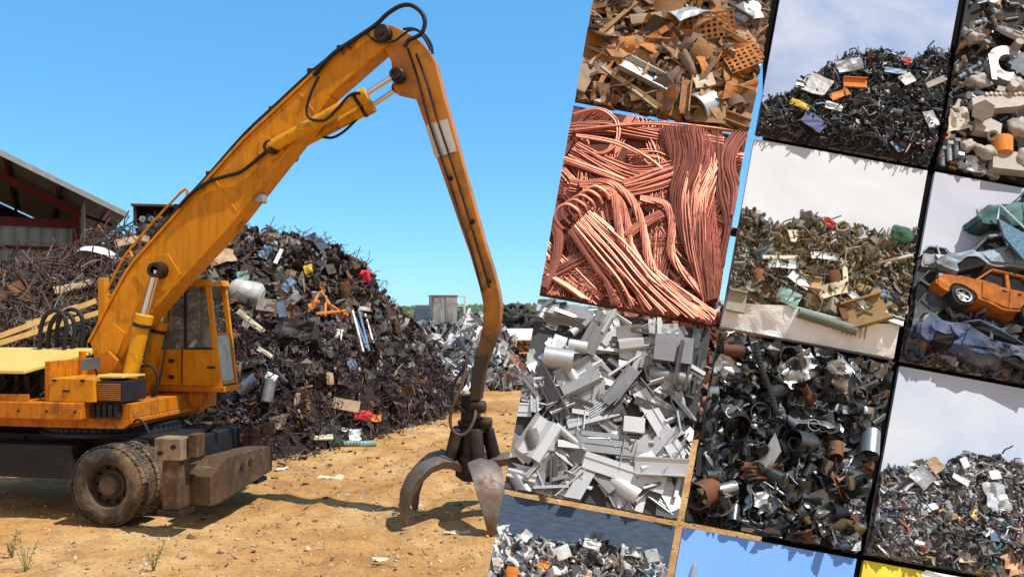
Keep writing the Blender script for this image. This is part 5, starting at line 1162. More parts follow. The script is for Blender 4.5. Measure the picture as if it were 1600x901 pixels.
# ------------------------------------------------------------------ aluminium offcuts
def aluminium_tray():
    AL = [mat('mill_aluminium', (.35, .36, .375), .45, .5, var=.1, scale=20, stain=(.27, .275, .28), amount=.4, sscale=8, rnd='obj', spread=.35, bump=.03), mat('pale_aluminium', (.58, .59, .605), .45, .35, var=.06, scale=20, rnd='obj', spread=.15, bump=.03), mat('dark_aluminium', (.16, .16, .165), .45, .5, var=.12, scale=16, rnd='obj', spread=.3, bump=.03)]
    t = Tray(-1, 1, 'tilted panel heaped with silver grey aluminium profile offcuts', 'grey offcut panel', mat('gap_shade_tray', (.055, .055, .058), .8, bump=.1)); k = t.S / 270.7  # tray colour darkened to stand for shadow between the offcuts
    def step(w, h, th, n=3):
        top = []
        for i in range(n): top += [(i * w / n, (i % 2) * h), ((i + .62) * w / n, (i % 2) * h)]
        top += [(w, (n % 2) * h)]; top = [(a - w / 2, b) for a, b in top]
        return top + [(a - th * .3, b - th) for a, b in top[::-1]]
    def wave(w, h, th, n=14):
        top = [(w * (i / (n - 1) - .5), h * (.5 - .5 * math.cos(i / (n - 1) * 9.4)) + h * .6 * (i / (n - 1))) for i in range(n)]
        return top + [(a, b - th) for a, b in top[::-1]]
    def make(kd, L, W):
        th = max(.07 * W, .003)
        if kd == 'flat strip': return g_prism([(-W / 2, 0), (W / 2, 0), (W / 2, th), (W * .2, th), (W * .19, th * 2), (W * .16, th * 2), (W * .15, th), (-W * .35, th), (-W * .36, th * 1.8), (-W / 2, th * 1.8)], L)
        if kd == 'ribbed strip':
            P = [(-W / 2, 0), (W / 2, 0)]; n = 7
            for q in range(n): x1 = W / 2 - q * W / n; P += [(x1, th * 2.4), (x1 - W / n * .55, th * 2.4), (x1 - W / n * .56, th), (x1 - W / n * .99, th)]
            return g_prism(P, L)
        if kd == 'angle piece': return g_prism([(0, 0), (W * .35, 0), (W * .37, th * .5), (W * .45, th * .5), (W * .47, 0), (W, 0), (W, th * 2.2), (W * .93, th * 2.2), (W * .93, th), (th, th), (th, W * .6), (0, W * .6)], L)
        if kd == 'channel piece': return g_prism([(-W / 2, W * .4), (-W / 2, 0), (-W * .26, 0), (-W * .24, th * .6), (-W * .16, th * .6), (-W * .14, 0), (W * .10, 0), (W * .12, th * .6), (W * .2, th * .6), (W * .22, 0), (W / 2, 0), (W / 2, W * .4), (W / 2 - th, W * .4), (W / 2 - th, th), (-W / 2 + th, th), (-W / 2 + th, W * .4)], L)
        if kd == 'stepped piece': return g_prism(step(W, W * .18, th * 1.2), L)
        if kd == 'wavy piece': return g_prism(wave(W, W * .16, th * 1.2), L)
        if kd == 'triangle offcut': return g_prism([(-L / 2, -W / 2), (L / 2, -W / 2), (-L * .3, W / 2)], th * 1.5, 2)
        if kd == 'round tube': return g_tube(L, W / 2, .1, 24)
        if kd == 'square tube':
            a, b = W / 2, W * .35; V, Fc = g_prism([(-a, -b), (a, -b), (a, b), (-a, b)], L); n = 4; Fc = Fc[2:]
            V2, F2 = g_prism([(-a + th, -b + th), (a - th, -b + th), (a - th, b - th), (-a + th, b - th)], L); F2 = [f[::-1] for f in F2[2:]]
            Fc = Fc + [tuple(i + 8 for i in f) for f in F2] + [(i, (i + 1) % 4, 8 + (i + 1) % 4, 8 + i)[::-1] for i in range(4)] + [(4 + i, 4 + (i + 1) % 4, 12 + (i + 1) % 4, 12 + i) for i in range(4)]
            return np.vstack([V, V2]), Fc
        if kd == 'frame profile':
            a = W; P = [(0, 0), (a, 0), (a, .08 * a), (.55 * a, .08 * a), (.55 * a, .3 * a), (.66 * a, .3 * a), (.66 * a, .36 * a), (.5 * a, .36 * a), (.5 * a, .08 * a), (.3 * a, .08 * a), (.3 * a, .5 * a), (.42 * a, .5 * a), (.42 * a, .56 * a), (.12 * a, .56 * a), (.12 * a, .5 * a), (.24 * a, .5 * a), (.24 * a, .08 * a), (0, .08 * a)]
            return g_prism([(x - a / 2, z) for x, z in P], L)
    kinds = {'flat strip': 1.6, 'ribbed strip': 2.2, 'angle piece': 2, 'channel piece': 2.6, 'stepped piece': 2.4, 'wavy piece': .9, 'triangle offcut': .8, 'square tube': 2.6, 'frame profile': 2.8, 'round tube': .4}
    for i in range(240):
        kd = pick(kinds); u, v = U(0, 1), U(0, 1); L = U(24, 66) * k; W = U(12, 26) * k
        if kd == 'triangle offcut': L, W = U(28, 44) * k, U(20, 34) * k
        V, Fc = make(kd, L, W); Rl = rotm(rng.choice([0, 0, 3.14, 3.14, 1.57]) + U(-.4, .4), U(-.22, .22), U(0, 6.28)); lv = i / 240
        m = AL[2] if i < 45 and rng.random() < .6 else AL[rng.choice([0, 0, 1, 1, 2])]
        tn = {AL[0]: 'mid grey', AL[1]: 'pale grey', AL[2]: 'dark grey'}[m]
        t.put('aluminium_' + kd.replace(' ', '_'), V, Fc, Rl, u, v, (.01 + .075 * lv) * t.S, m, f'{tn} {kd}', None, 'offcut', kd + 's in the grey offcut panel', smooth=40 if kd in ('wavy piece', 'round tube') else None)
    for kd, px, py, L, W, ro, tx_, ty_, mi, lab in (('round tube', 872, 562, 46, 38, 2, 0, 0, 0, 'short fat round tube near the upper left of the grey offcut panel'), ('stepped piece', 905, 597, 62, 62, 36, .1, -.1, 0, 'wide stepped profile slanting across the upper middle of the grey panel'), ('flat strip', 1030, 662, 118, 24, -52, .1, 0, 1, 'long pale strip running down right of centre in the grey panel'),
         ('angle piece', 980, 610, 74, 24, 62, 0, 0, 2, 'mid grey angle standing steeply right of the wide stepped profile'), ('channel piece', 925, 648, 82, 24, 26, 2.9, 0, 0, 'grey channel lying below the wide stepped profile'), ('channel piece', 950, 692, 128, 32, 4, 3.1, 0, 0, 'broad grey channel lying level across the middle of the grey panel'),
         ('flat strip', 975, 738, 124, 26, -8, .05, 0, 1, 'long pale strip below the broad channel'), ('angle piece', 1040, 742, 92, 26, 8, .3, 0, 1, 'long pale angle at the right edge below the long strip'), ('channel piece', 862, 612, 92, 22, -54, .4, 0, 2, 'dark channel sloping down at the left of the grey panel'),
         ('flat strip', 1030, 628, 88, 12, -24, .2, 0, 0, 'thin bar running to the right edge of the grey panel'), ('stepped piece', 848, 690, 64, 66, 68, .2, 0, 1, 'large stepped profile in the lower left of the grey panel'), ('square tube', 905, 760, 60, 22, 70, 0, .1, 0, 'square tube pointing down at the lower edge of the grey panel'),
         ('frame profile', 1062, 575, 76, 50, 86, 1.2, 0, 2, 'window frame profile with open chambers at the right edge'), ('square tube', 1050, 550, 60, 44, 2, 0, 0, 2, 'wide box profile in the upper right corner of the grey panel'), ('flat strip', 930, 520, 74, 30, 72, .2, 0, 2, 'grooved strip leaning in the upper middle of the grey panel'),
         ('triangle offcut', 1030, 520, 44, 34, 20, .2, .1, 1, 'pale triangle offcut near the top of the grey panel'), ('triangle offcut', 1010, 700, 44, 36, -30, .2, .1, 1, 'pale triangle offcut right of the broad channel'), ('stepped piece', 985, 535, 40, 54, 18, .3, 0, 1, 'white ribbed profile near the top of the grey panel'), ('square tube', 990, 665, 32, 24, 4, 0, 0, 1, 'small pale box profile above the broad channel'), ('flat strip', 880, 500, 120, 16, 0, .5, 0, 2, 'dark bar across the upper left of the grey panel')):
        u, v = t.uv(px, py); V, Fc = make(kd, L * k, W * k); t.put('aluminium_' + kd.replace(' ', '_'), V, Fc, rotm(tx_, ty_, R(ro)), u, v, .098 * t.S, AL[mi], cat='offcut', group=kd + 's in the grey offcut panel', label=lab, smooth=40 if kd in ('wavy piece', 'round tube') else None)
aluminium_tray()
# ------------------------------------------------------------------ crushed steel
def steel_tray():
    t = Tray(0, 1, 'tilted panel filled with dark crushed steel sheet, cans and pipe ends', 'dark steel panel', mat('black_tray', (.01, .01, .011), .9, bump=.2)); k = t.S / 270.7
    ST = [mat('crushed_steel', (.24, .25, .255), .36, .85, var=.3, scale=9, stain=(.06, .06, .06), amount=.4, sscale=7, rnd='obj', spread=.5, bump=.06), mat('black_steel', (.06, .065, .07), .38, .7, var=.35, scale=9, stain=(.03, .028, .028), amount=.4, rnd='obj', bump=.08), mat('bright_steel', (.40, .41, .415), .4, .85, var=.2, scale=9, stain=(.10, .09, .085), amount=.42, rnd='obj', bump=.05), mat('rusty_tin', (.15, .065, .035), .75, .2, var=.35, scale=9, stain=(.12, .05, .03), amount=.42, rnd='obj')]
    nm4 = ['grey', 'black', 'bright', 'rusty']
    pile_fill(t, 380, dict(crumple=5, tube=2, plate=3, curl=1, rod=1), palette('steel_mix', [((.05, .05, .055), 6), ((.10, .11, .12), 5), ((.02, .02, .022), 5), ((.30, .32, .34), 2), ((.2, .09, .05), 1)], .4, .7, dirt=(.02, .02, .02)), 'steel_debris', .07, .2)
    for i in range(170):
        u, v = U(0, 1), U(0, 1); mi = rng.choice(4, p=[.38, .38, .19, .05]); s = U(.08, .19) * t.S
        kd = pick(dict(sheet=6, can=2.2, strip=2.6, cone=.9))
        if kd == 'sheet': V, Fc = g_crumple(s, s * U(.5, .9), 10, U(.16, .34)); ds, nm = f'{nm4[mi]} crushed sheet', 'crushed_sheet'
        elif kd == 'can': V, Fc = g_tube(s * U(.5, .9), s * U(.2, .32), .05, 20, U(.1, .5)); ds, nm = f'{nm4[mi]} dented can', 'crushed_can'
        elif kd == 'strip': V, Fc = g_sheet(s * 1.5, s * .22, 14, 3, U(.7, 1.5), .01, .004, .02); ds, nm = f'{nm4[mi]} curled strip', 'steel_strip'
        else: V, Fc = g_lathe([(s * .34, -s * .3), (s * .2, s * .3), (s * .19, s * .3), (s * .32, -s * .3), (s * .34, -s * .3)], 18, 0); ds, nm = f'{nm4[mi]} cone piece', 'steel_cone'
        t.put(nm, V, Fc, rand_rot(.75), u, v, U(.03, .09) * t.S, ST[mi], ds, None, ds.split()[-1], ds.split(' ', 1)[1] + 's in the dark steel panel', smooth=32)
    for kd, px, py, a, b, ro, tl, mi, lab in (('can', 1152, 662, 50, 26, 80, .9, 1, 'open black can at the left middle of the dark steel panel'), ('can', 1250, 690, 42, 26, 10, .5, 0, 'grey ring shaped pipe end at the centre of the dark steel panel'), ('can', 1305, 706, 26, 15, 85, .4, 3, 'red rusty pipe stub right of the grey pipe end'), ('can', 1143, 548, 36, 15, 10, .2, 3, 'rusty can at the top left corner of the dark steel panel'),
        ('can', 1100, 770, 46, 24, 40, .7, 3, 'rusty torn can at the lower left corner of the dark steel panel'), ('can', 1358, 694, 44, 20, 80, .2, 2, 'bright pipe at the right edge of the dark steel panel'), ('sheet', 1250, 575, 72, 44, 40, .2, 2, 'bright crumpled sheet near the top of the dark steel panel'), ('sheet', 1325, 600, 84, 40, -50, .2, 2, 'bright curved sheet at the upper right of the dark steel panel'), ('sheet', 1140, 580, 56, 40, -20, .2, 2, 'bright crumpled sheet below the rusty can'),
        ('sheet', 1192, 735, 64, 26, 8, .1, 3, 'orange stained sheet left of centre in the dark steel panel'), ('sheet', 1300, 545, 60, 30, 10, .2, 1, 'black folded sheet at the top of the dark steel panel'), ('can', 1145, 805, 26, 14, 85, .4, 0, 'grey can at the lower edge of the dark steel panel'), ('can', 1172, 818, 34, 12, 5, .2, 1, 'dark pipe at the lower edge of the dark steel panel'), ('sheet', 1200, 780, 50, 30, 30, .3, 2, 'bright crumpled foil in the lower half of the dark steel panel'), ('sheet', 1290, 790, 64, 50, 30, .2, 0, 'grey crumpled sheet in the lower right of the dark steel panel')):
        u, v = t.uv(px, py); V, Fc = (g_tube(a * k, b * k * .85, .05, 28, .22) if kd == 'can' else g_crumple(a * k, b * k, 12, .2)); t.put('crushed_can' if kd == 'can' else 'crushed_sheet', V, Fc, rotm(0, 0, R(ro)) @ rotm(.2, tl, 0), u, v, .115 * t.S, ST[mi], cat=kd, label=lab, smooth=32)
    pts = [(1180, 535), (1190, 575), (1203, 610), (1215, 648)]; C = spline([np.array(t.at(*t.uv(*p), .12 * t.S)) for p in pts], 16); mb = MB(); mb.add(*g_sweep(C, [(.0105 if i % 2 else .007) * t.S * 2.0 for i in range(len(C))], 8)); c0 = np.array(C[0]); mb.v[-1] -= c0
    o = mb.build('ribbed_bar', ST[1]); o.location = c0; tag(o, 'ribbed black bar hanging down from the top of the dark steel panel', 'bar')
    for j in range(6):
        u, v = t.uv(1096 + j * 14, 720 - j * 6); V, Fc = g_sheet(.16 * t.S, .05 * t.S, 8, 5, .3, .01, .004); V = V.copy(); V[:, 2] += -.5 * np.abs(V[:, 1]) * 1.2
        t.put('folded_strip', V, Fc, rotm(0, 0, R(96)), u, v, .1 * t.S, ST[1], 'black folded rib', 'left edge of the dark steel panel', 'strip', 'black ribs in the dark steel panel')
steel_tray()
# ------------------------------------------------------------------ heaps pictured in the panels
def heap_profile(pts, t):
    P = np.array([t.uv(*p) for p in pts]); o = np.argsort(P[:, 0]); P = P[o]; return lambda u: float(np.interp(u, P[:, 0], P[:, 1]))
def mini_heap(t, prof, n, m, name, kinds, s0, s1, bulge=.05, lo=1.0, core=None, grow=1.0):
    """a low mound of loose scrap: thin at its skyline, thicker towards the foot"""
    mb = MB(); us = np.linspace(0, 1, 26); vs = np.linspace(0, 1, 14); V = []
    for u in us:
        for q in vs:
            v = prof(u) + (lo - prof(u)) * q; V.append(tuple(t.at(u, v + (.035 if q == 0 else .012), (.004 + bulge * .8 * math.sin(min(1, q * 1.3) * 1.57) * min(1, (1 - q) / .2)) * t.S)))
    Fc = [(i * 14 + j, i * 14 + j + 1, (i + 1) * 14 + j + 1, (i + 1) * 14 + j) for i in range(25) for j in range(13)]
    r = t.clip(np.array(V), Fc); mb.add(*r); o = mb.build(name + '_core', core or DARKH); o['kind'] = 'stuff'
    mb = MB(); c = 0
    while c < n:
        u = U(-.02, 1.02); p = prof(min(max(u, 0), 1)); q = rng.random() ** .85; v = p + (lo - p) * q
        c += 1; s = (s0 + (s1 - s0) * rng.random() ** 2.2) * t.S * (1 + (grow - 1) * q)
        V, Fc = piece(pick(kinds), s); t.mass(mb, V, Fc, rand_rot(.8), u, v + s / t.H * .25 * (q < .1), (.008 + bulge * math.sin(min(1, q * 1.3) * 1.57)) * t.S / t.wk)
    o = mb.build(name, m); o['kind'] = 'stuff'
def spots(t, L, cat_default='sheet'):
    k = t.S / 270.7
    for px, py, a, b, ro, kind, m, lab in L:
        u, v = t.uv(px, py); Rl = rotm(U(-.25, .25), U(-.2, .2), R(ro)); sm = None
        if kind == 'sheet': V, Fc = g_sheet(a * k, b * k, 6, 5, .2, .02, .006, .06)
        elif kind == 'board': V, Fc = g_box(-a * k / 2, -b * k / 2, -.006, a * k / 2, b * k / 2, .006)
        elif kind == 'box': V, Fc = g_prism([(-.5, 0), (.5, 0), (.5, .5), (.44, .5), (.44, .06), (-.44, .06), (-.44, .5), (-.5, .5)], 1.0); V = V * (a * k, b * k, .5 * b * k); 
        elif kind == 'pipe': V, Fc = g_tube(a * k, b * k / 2, .12, 18); sm = 40
        elif kind == 'rod': V, Fc = g_rod(a * k, b * k / 2, .12, 6, 4); sm = 60
        elif kind == 'ball': V, Fc = g_lump(a * k / 2, 3, .25, (1, b / a, .4)); sm = 80
        elif kind == 'drum': V, Fc = g_lathe([(0, -.5), (.42, -.5), (.46, -.2), (.5, 0), (.46, .2), (.4, .5), (.34, .5), (.3, .3), (0, .3)], 18, 1); V = V * (a * k, b * k, a * k * .5); sm = 40
        elif kind == 'rag': V, Fc = g_crumple(a * k, b * k, 10, .2); sm = 30
        nm = {'sheet': 'scrap_sheet', 'board': 'scrap_board', 'box': 'open_crate', 'pipe': 'scrap_pipe', 'rod': 'scrap_rod', 'ball': 'net_ball', 'drum': 'rusty_drum', 'rag': 'crumpled_sheet'}[kind]
        t.put(nm, V, Fc, Rl, u, v, .19 * t.S, m, cat={'rag': 'sheet', 'ball': 'net bundle'}.get(kind, kind), label=lab, smooth=sm)
def sky_heap_tray():
    t = Tray(0, -1, 'tilted panel of a dark scrap heap under a hazy blue sky, beside the rusty panel', 'dark heap panel', sky_print('hazy_blue_print', (.24, .34, .56), (.50, .54, .64), 1.6))
    pr = heap_profile([(1181, 162), (1205, 156), (1235, 140), (1262, 122), (1290, 100), (1312, 85), (1345, 76), (1385, 76), (1420, 86), (1450, 72), (1480, 72), (1500, 75)], t)
    mini_heap(t, pr, 2600, palette('dark_heap_mix', [((.03, .032, .036), 7), ((.07, .07, .075), 6), ((.13, .13, .135), 4), ((.24, .25, .26), 2.2), ((.42, .43, .44), 1.1), ((.05, .07, .13), .8), ((.14, .07, .04), 1.4), ((.05, .08, .06), 1), ((.3, .05, .03), .25)], .5, .35, dirt=(.025, .025, .025)), 'dark_scrap_heap', dict(rod=5, bar=3, plate=3, angle=2, crumple=1, ring=.7, tube=.6), .02, .10, .05)
    spots(t, [(1278, 132, 36, 34, 65, 'sheet', mat('pale_sheet', (.42, .41, .39), .55, .15, stain=(.22, .19, .16), amount=.4), 'large whitish sheet on the left shoulder of the dark heap'), (1328, 101, 40, 20, 25, 'sheet', PLS['grey'], 'pale grey sheet near the crest of the dark heap'), (1336, 130, 36, 17, 12, 'box', PLS['orange'], 'dark framed orange box in the dark heap'), (1312, 147, 30, 12, 35, 'sheet', PLS['orange'], 'orange strip below the orange box'), (1250, 163, 30, 11, -16, 'sheet', PLS['yellow'], 'small yellow sheet on the left of the dark heap'),
        (1271, 190, 34, 24, -25, 'sheet', mat('navy_sheet', (.05, .06, .16), .6), 'navy blue sheet low in the dark heap'), (1418, 123, 22, 18, 40, 'sheet', mat('pale_sheet', (.42, .41, .39), .55, .15, stain=(.22, .19, .16), amount=.4), 'white tilted sheet at the right of the dark heap'), (1462, 128, 30, 9, 35, 'board', mat('pale_sheet', (.42, .41, .39), .55, .15, stain=(.22, .19, .16), amount=.4), 'white board at the right edge of the dark heap'), (1455, 185, 26, 18, -60, 'sheet', PLS['grey'], 'ribbed grey grille at the lower right of the dark heap'), (1303, 166, 26, 12, 4, 'sheet', PLS['grey'], 'grey engine head below the orange strip'),
        (1250, 132, 12, 14, 5, 'box', PLS['grey'], 'small grey box at the left skyline of the dark heap'), (1400, 110, 34, 10, 5, 'sheet', PLS['blue'], 'blue sheet across the upper right of the dark heap'), (1418, 94, 14, 10, 5, 'rag', PLS['red'], 'small red scrap near the crest of the dark heap'), (1402, 228, 20, 14, -50, 'sheet', PLS['blue'], 'pale blue sheet low in the dark heap')])
sky_heap_tray()
def snow_tray():
    t = Tray(0, 0, 'tilted panel of a mixed scrap heap standing on snow under a white sky', 'snow panel', sky_print('white_sky_print', (.55, .57, .60), (.70, .70, .71), 1.6))
    pr = heap_profile([(1154, 340), (1168, 318), (1190, 335), (1212, 345), (1240, 345), (1262, 330), (1285, 338), (1310, 352), (1345, 350), (1385, 362), (1410, 350), (1430, 356)], t)
    snow = MB(); us = np.linspace(0, 1, 30); V = []
    edge = heap_profile([(1126, 484), (1180, 490), (1240, 492), (1290, 506), (1350, 520), (1405, 520)], t)
    for u in us:
        for q in np.linspace(0, 1, 6): V.append(tuple(t.at(u, edge(u) - .05 + (1.0 - edge(u) + .05) * q, (.085 - .075 * q + .004 * rng.normal()) * t.S)))
    Fc = [(i * 6 + j, i * 6 + j + 1, (i + 1) * 6 + j + 1, (i + 1) * 6 + j) for i in range(29) for j in range(5)]; r = t.clip(np.array(V), Fc); snow.add(*r)
    o = snow.build('snow', mat('trodden_snow', (.84, .85, .86), .85, var=.05, scale=6, bump=.4, bscale=25), smooth=180); o['kind'] = 'structure'
    mini_heap(t, pr, 2300, palette('olive_mix', [((.13, .11, .07), 6), ((.22, .18, .11), 5), ((.30, .26, .18), 4), ((.07, .065, .05), 5), ((.20, .22, .19), 3), ((.48, .45, .38), 2), ((.72, .71, .68), 1.3), ((.20, .10, .05), 2), ((.10, .14, .11), 1.3), ((.06, .14, .28), .35), ((.4, .08, .05), .3)], .75, .05, dirt=(.10, .08, .05), damt=.3), 'mixed_scrap_heap', dict(rod=4, bar=3, plate=4, angle=1, crumple=1.2, ring=.5, tube=1, box=1), .02, .12, .05, .80, mat('olive_core', (.05, .042, .03), .9, bump=.6))
    mb = MB()
    for _ in range(420):
        u = U(.22, .80); v = U(.46, .64); V, Fc = piece('rod', U(.04, .12) * t.S); t.mass(mb, V, Fc, rand_rot(.5), u, v, U(.07, .10) * t.S)
    o = mb.build('tangled_wire', palette('straw_wire', [((.26, .19, .09), 4), ((.18, .13, .07), 4), ((.36, .28, .15), 2)], .8, .05)); o['kind'] = 'stuff'
    CR = PLS['cream']; WD = mat('crate_wood', (.40, .25, .11), .8, var=.25, scale=12, stain=(.22, .13, .06), amount=.4, rnd='obj')
    spots(t, [(1352, 488, 62, 44, 26, 'box', WD, 'large brown wooden crate at the lower right of the snow panel'), (1292, 502, 86, 15, -8, 'pipe', mat('grey_pipe', (.16, .18, .16), .6, stain=(.1, .1, .08), amount=.3), 'thick grey green pipe lying on the snow'), (1147, 471, 34, 34, -3, 'box', mat('grey_crate', (.34, .32, .24), .8, stain=(.2, .18, .12), amount=.4), 'slatted grey crate at the left edge of the snow panel'), (1302, 452, 50, 20, 26, 'sheet', CR, 'large cream board in the middle of the snow panel'), (1222, 402, 60, 6, 12, 'board', CR, 'long cream plank on the left of the snow heap'), (1222, 412, 40, 15, 6, 'sheet', PLS['white'], 'white board under the long cream plank'),
        (1252, 435, 34, 26, -30, 'sheet', PLS['white'], 'white tilted sheet left of the cream board'), (1410, 366, 36, 30, 10, 'ball', mat('green_net', (.05, .13, .08), .9, var=.4, scale=30, bump=.8), 'round green net bundle on the right crest of the snow heap'), (1297, 347, 18, 13, -25, 'rag', PLS['red'], 'red chair on the crest of the snow heap'), (1388, 459, 36, 12, -14, 'sheet', PLS['blue'], 'bright blue sheet above the wooden crate'), (1358, 453, 34, 12, -14, 'board', WD, 'orange brown board leaning over the wooden crate'), (1304, 432, 20, 20, 10, 'drum', PLS['rust'], 'round rusty pot in the middle of the snow heap'),
        (1187, 430, 20, 20, 15, 'drum', PLS['rust'], 'rusty drum at the left of the snow heap'), (1268, 443, 28, 22, -5, 'box', WD, 'brown basket left of the rusty pot'), (1232, 464, 34, 24, -20, 'sheet', PLS['teal'], 'dark olive sheet standing near the pipe'), (1340, 468, 40, 10, -40, 'sheet', PLS['white'], 'white bent strip falling into the wooden crate'), (1404, 405, 52, 5, 35, 'rod', CR, 'pale pole slanting at the right of the snow heap'), (1240, 368, 14, 22, 15, 'sheet', CR, 'cream scrap on the left crest of the snow heap'), (1320, 425, 8, 40, 5, 'board', CR, 'upright cream post beside the rusty pot'), (1316, 485, 10, 34, 12, 'board', PLS['rust'], 'rusty plank end left of the wooden crate'), (1290, 400, 44, 12, 10, 'sheet', PLS['grey'], 'grey sheet across the middle of the snow heap'), (1395, 500, 30, 14, -12, 'box', PLS['grey'], 'grey tray right of the wooden crate')])
    # the iron cage of the little cart under the crate
    u, v = t.uv(1334, 512); root = None
    for j in range(6):
        V, Fc = g_box(-.003, -.05 * t.S, -.003, .003, .05 * t.S, .003); t.put('cage_bar', V, Fc, rotm(0, 0, R(-8)), u - .06 + j * .026, v + j * .001, .16 * t.S, WD, 'thin upright bar of the cart cage', 'under the wooden crate', 'cage bar', 'cage bars under the crate')
snow_tray()
def grey_heap_tray():
    t = Tray(1, 1, 'tilted panel of a mixed grey scrap heap under a pale cloudy sky', 'grey heap panel', sky_print('pale_cloud_print', (.42, .50, .64), (.62, .64, .68), 1.3))
    pr = heap_profile([(1376, 735), (1392, 728), (1425, 726), (1450, 712), (1475, 726), (1495, 716), (1512, 702), (1535, 712), (1560, 708), (1590, 718), (1640, 730), (1720, 738)], t)
    mini_heap(t, pr, 3400, palette('grey_heap_mix', [((.10, .10, .105), 6), ((.20, .20, .21), 5), ((.05, .05, .05), 6), ((.34, .35, .36), 4), ((.55, .56, .58), 2.4), ((.78, .78, .78), 1.2), ((.22, .16, .11), 2), ((.30, .32, .38), 2), ((.06, .16, .36), .5), ((.05, .30, .28), .25), ((.42, .12, .07), .35), ((.45, .28, .1), .6)], .55, .2, dirt=(.06, .055, .05), damt=.3), 'grey_scrap_heap', dict(plate=4, crumple=4, bar=1.5, rod=1.5, lump=1.5, box=1.5, tube=.5, ring=.4), .02, .095, .05, 1.0, None, 1.2)
    spots(t, [(1558, 775, 34, 44, 20, 'rag', mat('pale_panel', (.52, .56, .60), .5, .2, stain=(.3, .3, .3), amount=.3), 'big pale dented panel in the right of the grey heap'), (1555, 741, 18, 14, 20, 'sheet', PLS['white'], 'white square sheet above the big pale panel'), (1462, 726, 22, 20, -50, 'sheet', PLS['tan'], 'tan sheet on the skyline of the grey heap'), (1508, 868, 24, 18, 14, 'box', PLS['cream'], 'cream gridded tray at the bottom of the grey heap'), (1545, 855, 24, 20, 20, 'box', PLS['grey'], 'grey gridded tray beside the cream tray'), (1476, 882, 26, 12, -8, 'rag', mat('blue_bag', (.03, .16, .55), .5), 'bright blue bag at the bottom of the grey heap'), (1362, 862, 8, 12, 0, 'rag', mat('green_bag', (.04, .5, .12), .5), 'small green scrap at the lower left corner of the grey heap'), (1455, 826, 12, 12, 0, 'rag', PLS['teal'], 'teal scrap in the lower middle of the grey heap'), (1588, 880, 40, 30, 20, 'rag', mat('skin_tan_bag', (.55, .33, .20), .7), 'light brown sack at the lower right of the grey heap'), (1555, 892, 36, 18, 12, 'sheet', PLS['white'], 'white sheet at the bottom edge left of the brown sack'), (1508, 722, 14, 16, 30, 'sheet', PLS['white'], 'white scrap on the crest of the grey heap'), (1574, 702, 22, 2.4, 50, 'rod', PLS['dark'], 'thin rod sticking out of the crest of the grey heap'), (1442, 745, 30, 30, 50, 'sheet', PLS['grey'], 'grey bent sheet under the tan sheet'), (1565, 838, 34, 16, 0, 'sheet', PLS['blue'], 'pale blue sheet right of the grey gridded tray'), (1410, 862, 22, 14, -8, 'sheet', PLS['grey'], 'light grey sheet in the lower left of the grey heap'), (1502, 748, 26, 10, -20, 'sheet', PLS['white'], 'pale strip on the upper slope of the grey heap')])
grey_heap_tray()
def sea_tray():
    m, nt, b = _new('dark_water_print'); tc = _n(nt, 'ShaderNodeTexCoord'); mp_ = _n(nt, 'ShaderNodeMapping'); mp_.inputs['Scale'].default_value = (14, 60, 1); nt.links.new(tc.outputs['Object'], mp_.inputs[0]); nz = _n(nt, 'ShaderNodeTexNoise'); nz.inputs['Scale'].default_value = 1; nz.inputs['Detail'].default_value = 4; nt.links.new(mp_.outputs[0], nz.inputs['Vector'])
    r = _ramp(nt, nz.outputs[0], [(.3, (.022, .045, .085)), (.7, (.05, .085, .14))]); nt.links.new(r.outputs[0], b.inputs['Base Color']); b.inputs['Roughness'].default_value = .7
    t = Tray(-1, 2, 'tilted panel of a white metal scrap heap before dark blue water', 'dark water panel', m)
    pr = heap_profile([(765, 835), (785, 818), (810, 828), (840, 840), (870, 838), (895, 846), (920, 834), (950, 845), (990, 852), (1020, 862), (1050, 884)], t)
    mini_heap(t, pr, 1900, palette('white_heap_mix', [((.55, .55, .54), 5), ((.74, .74, .73), 4.5), ((.34, .35, .36), 4), ((.16, .16, .17), 3.5), ((.06, .06, .07), 3), ((.30, .24, .18), 2), ((.40, .19, .05), 1), ((.18, .26, .34), 1), ((.10, .16, .12), .5)], .5, .25, dirt=(.12, .10, .08), damt=.25), 'white_scrap_heap', dict(plate=4, crumple=4, bar=2, angle=1, box=1, rod=1, tube=.6), .03, .13, .05)
    spots(t, [(800, 893, 22, 16, 0, 'drum', PLS['orange'], 'orange brown round drum at the left bottom of the white heap'), (880, 862, 22, 20, 30, 'sheet', PLS['white'], 'large white sheet near the crest of the white heap'), (925, 850, 26, 14, -10, 'rag', PLS['white'], 'crumpled white sheet on the crest of the white heap'), (822, 836, 16, 14, 60, 'sheet', PLS['white'], 'white sheet standing on the left crest of the white heap'), (850, 882, 16, 12, 0, 'rag', PLS['orange'], 'small orange brown scrap in the white heap')])
sea_tray()
def blue_tray():
    t = Tray(0, 2, 'tilted plain bright blue sky panel with one thin pole tip under the dark steel panel', 'blue panel', sky_print('clear_blue_print', (.16, .36, .84), (.21, .43, .88), .8))
    k = t.S / 270.7; u, v = t.uv(1080, 905); V, Fc = g_lathe([(0, .5), (.05, .49), (.09, .35), (.12, .0), (.13, -.5), (0, -.5)], 14, 1); t.put('pole_tip', V * (40 * k, 60 * k, 20 * k), Fc, rotm(0, 0, R(-10)), u, v, .02, mat('pole_grey', (.28, .30, .36), .6), cat='pole', label='grey rounded pole tip standing in the plain blue panel', smooth=60)
blue_tray()
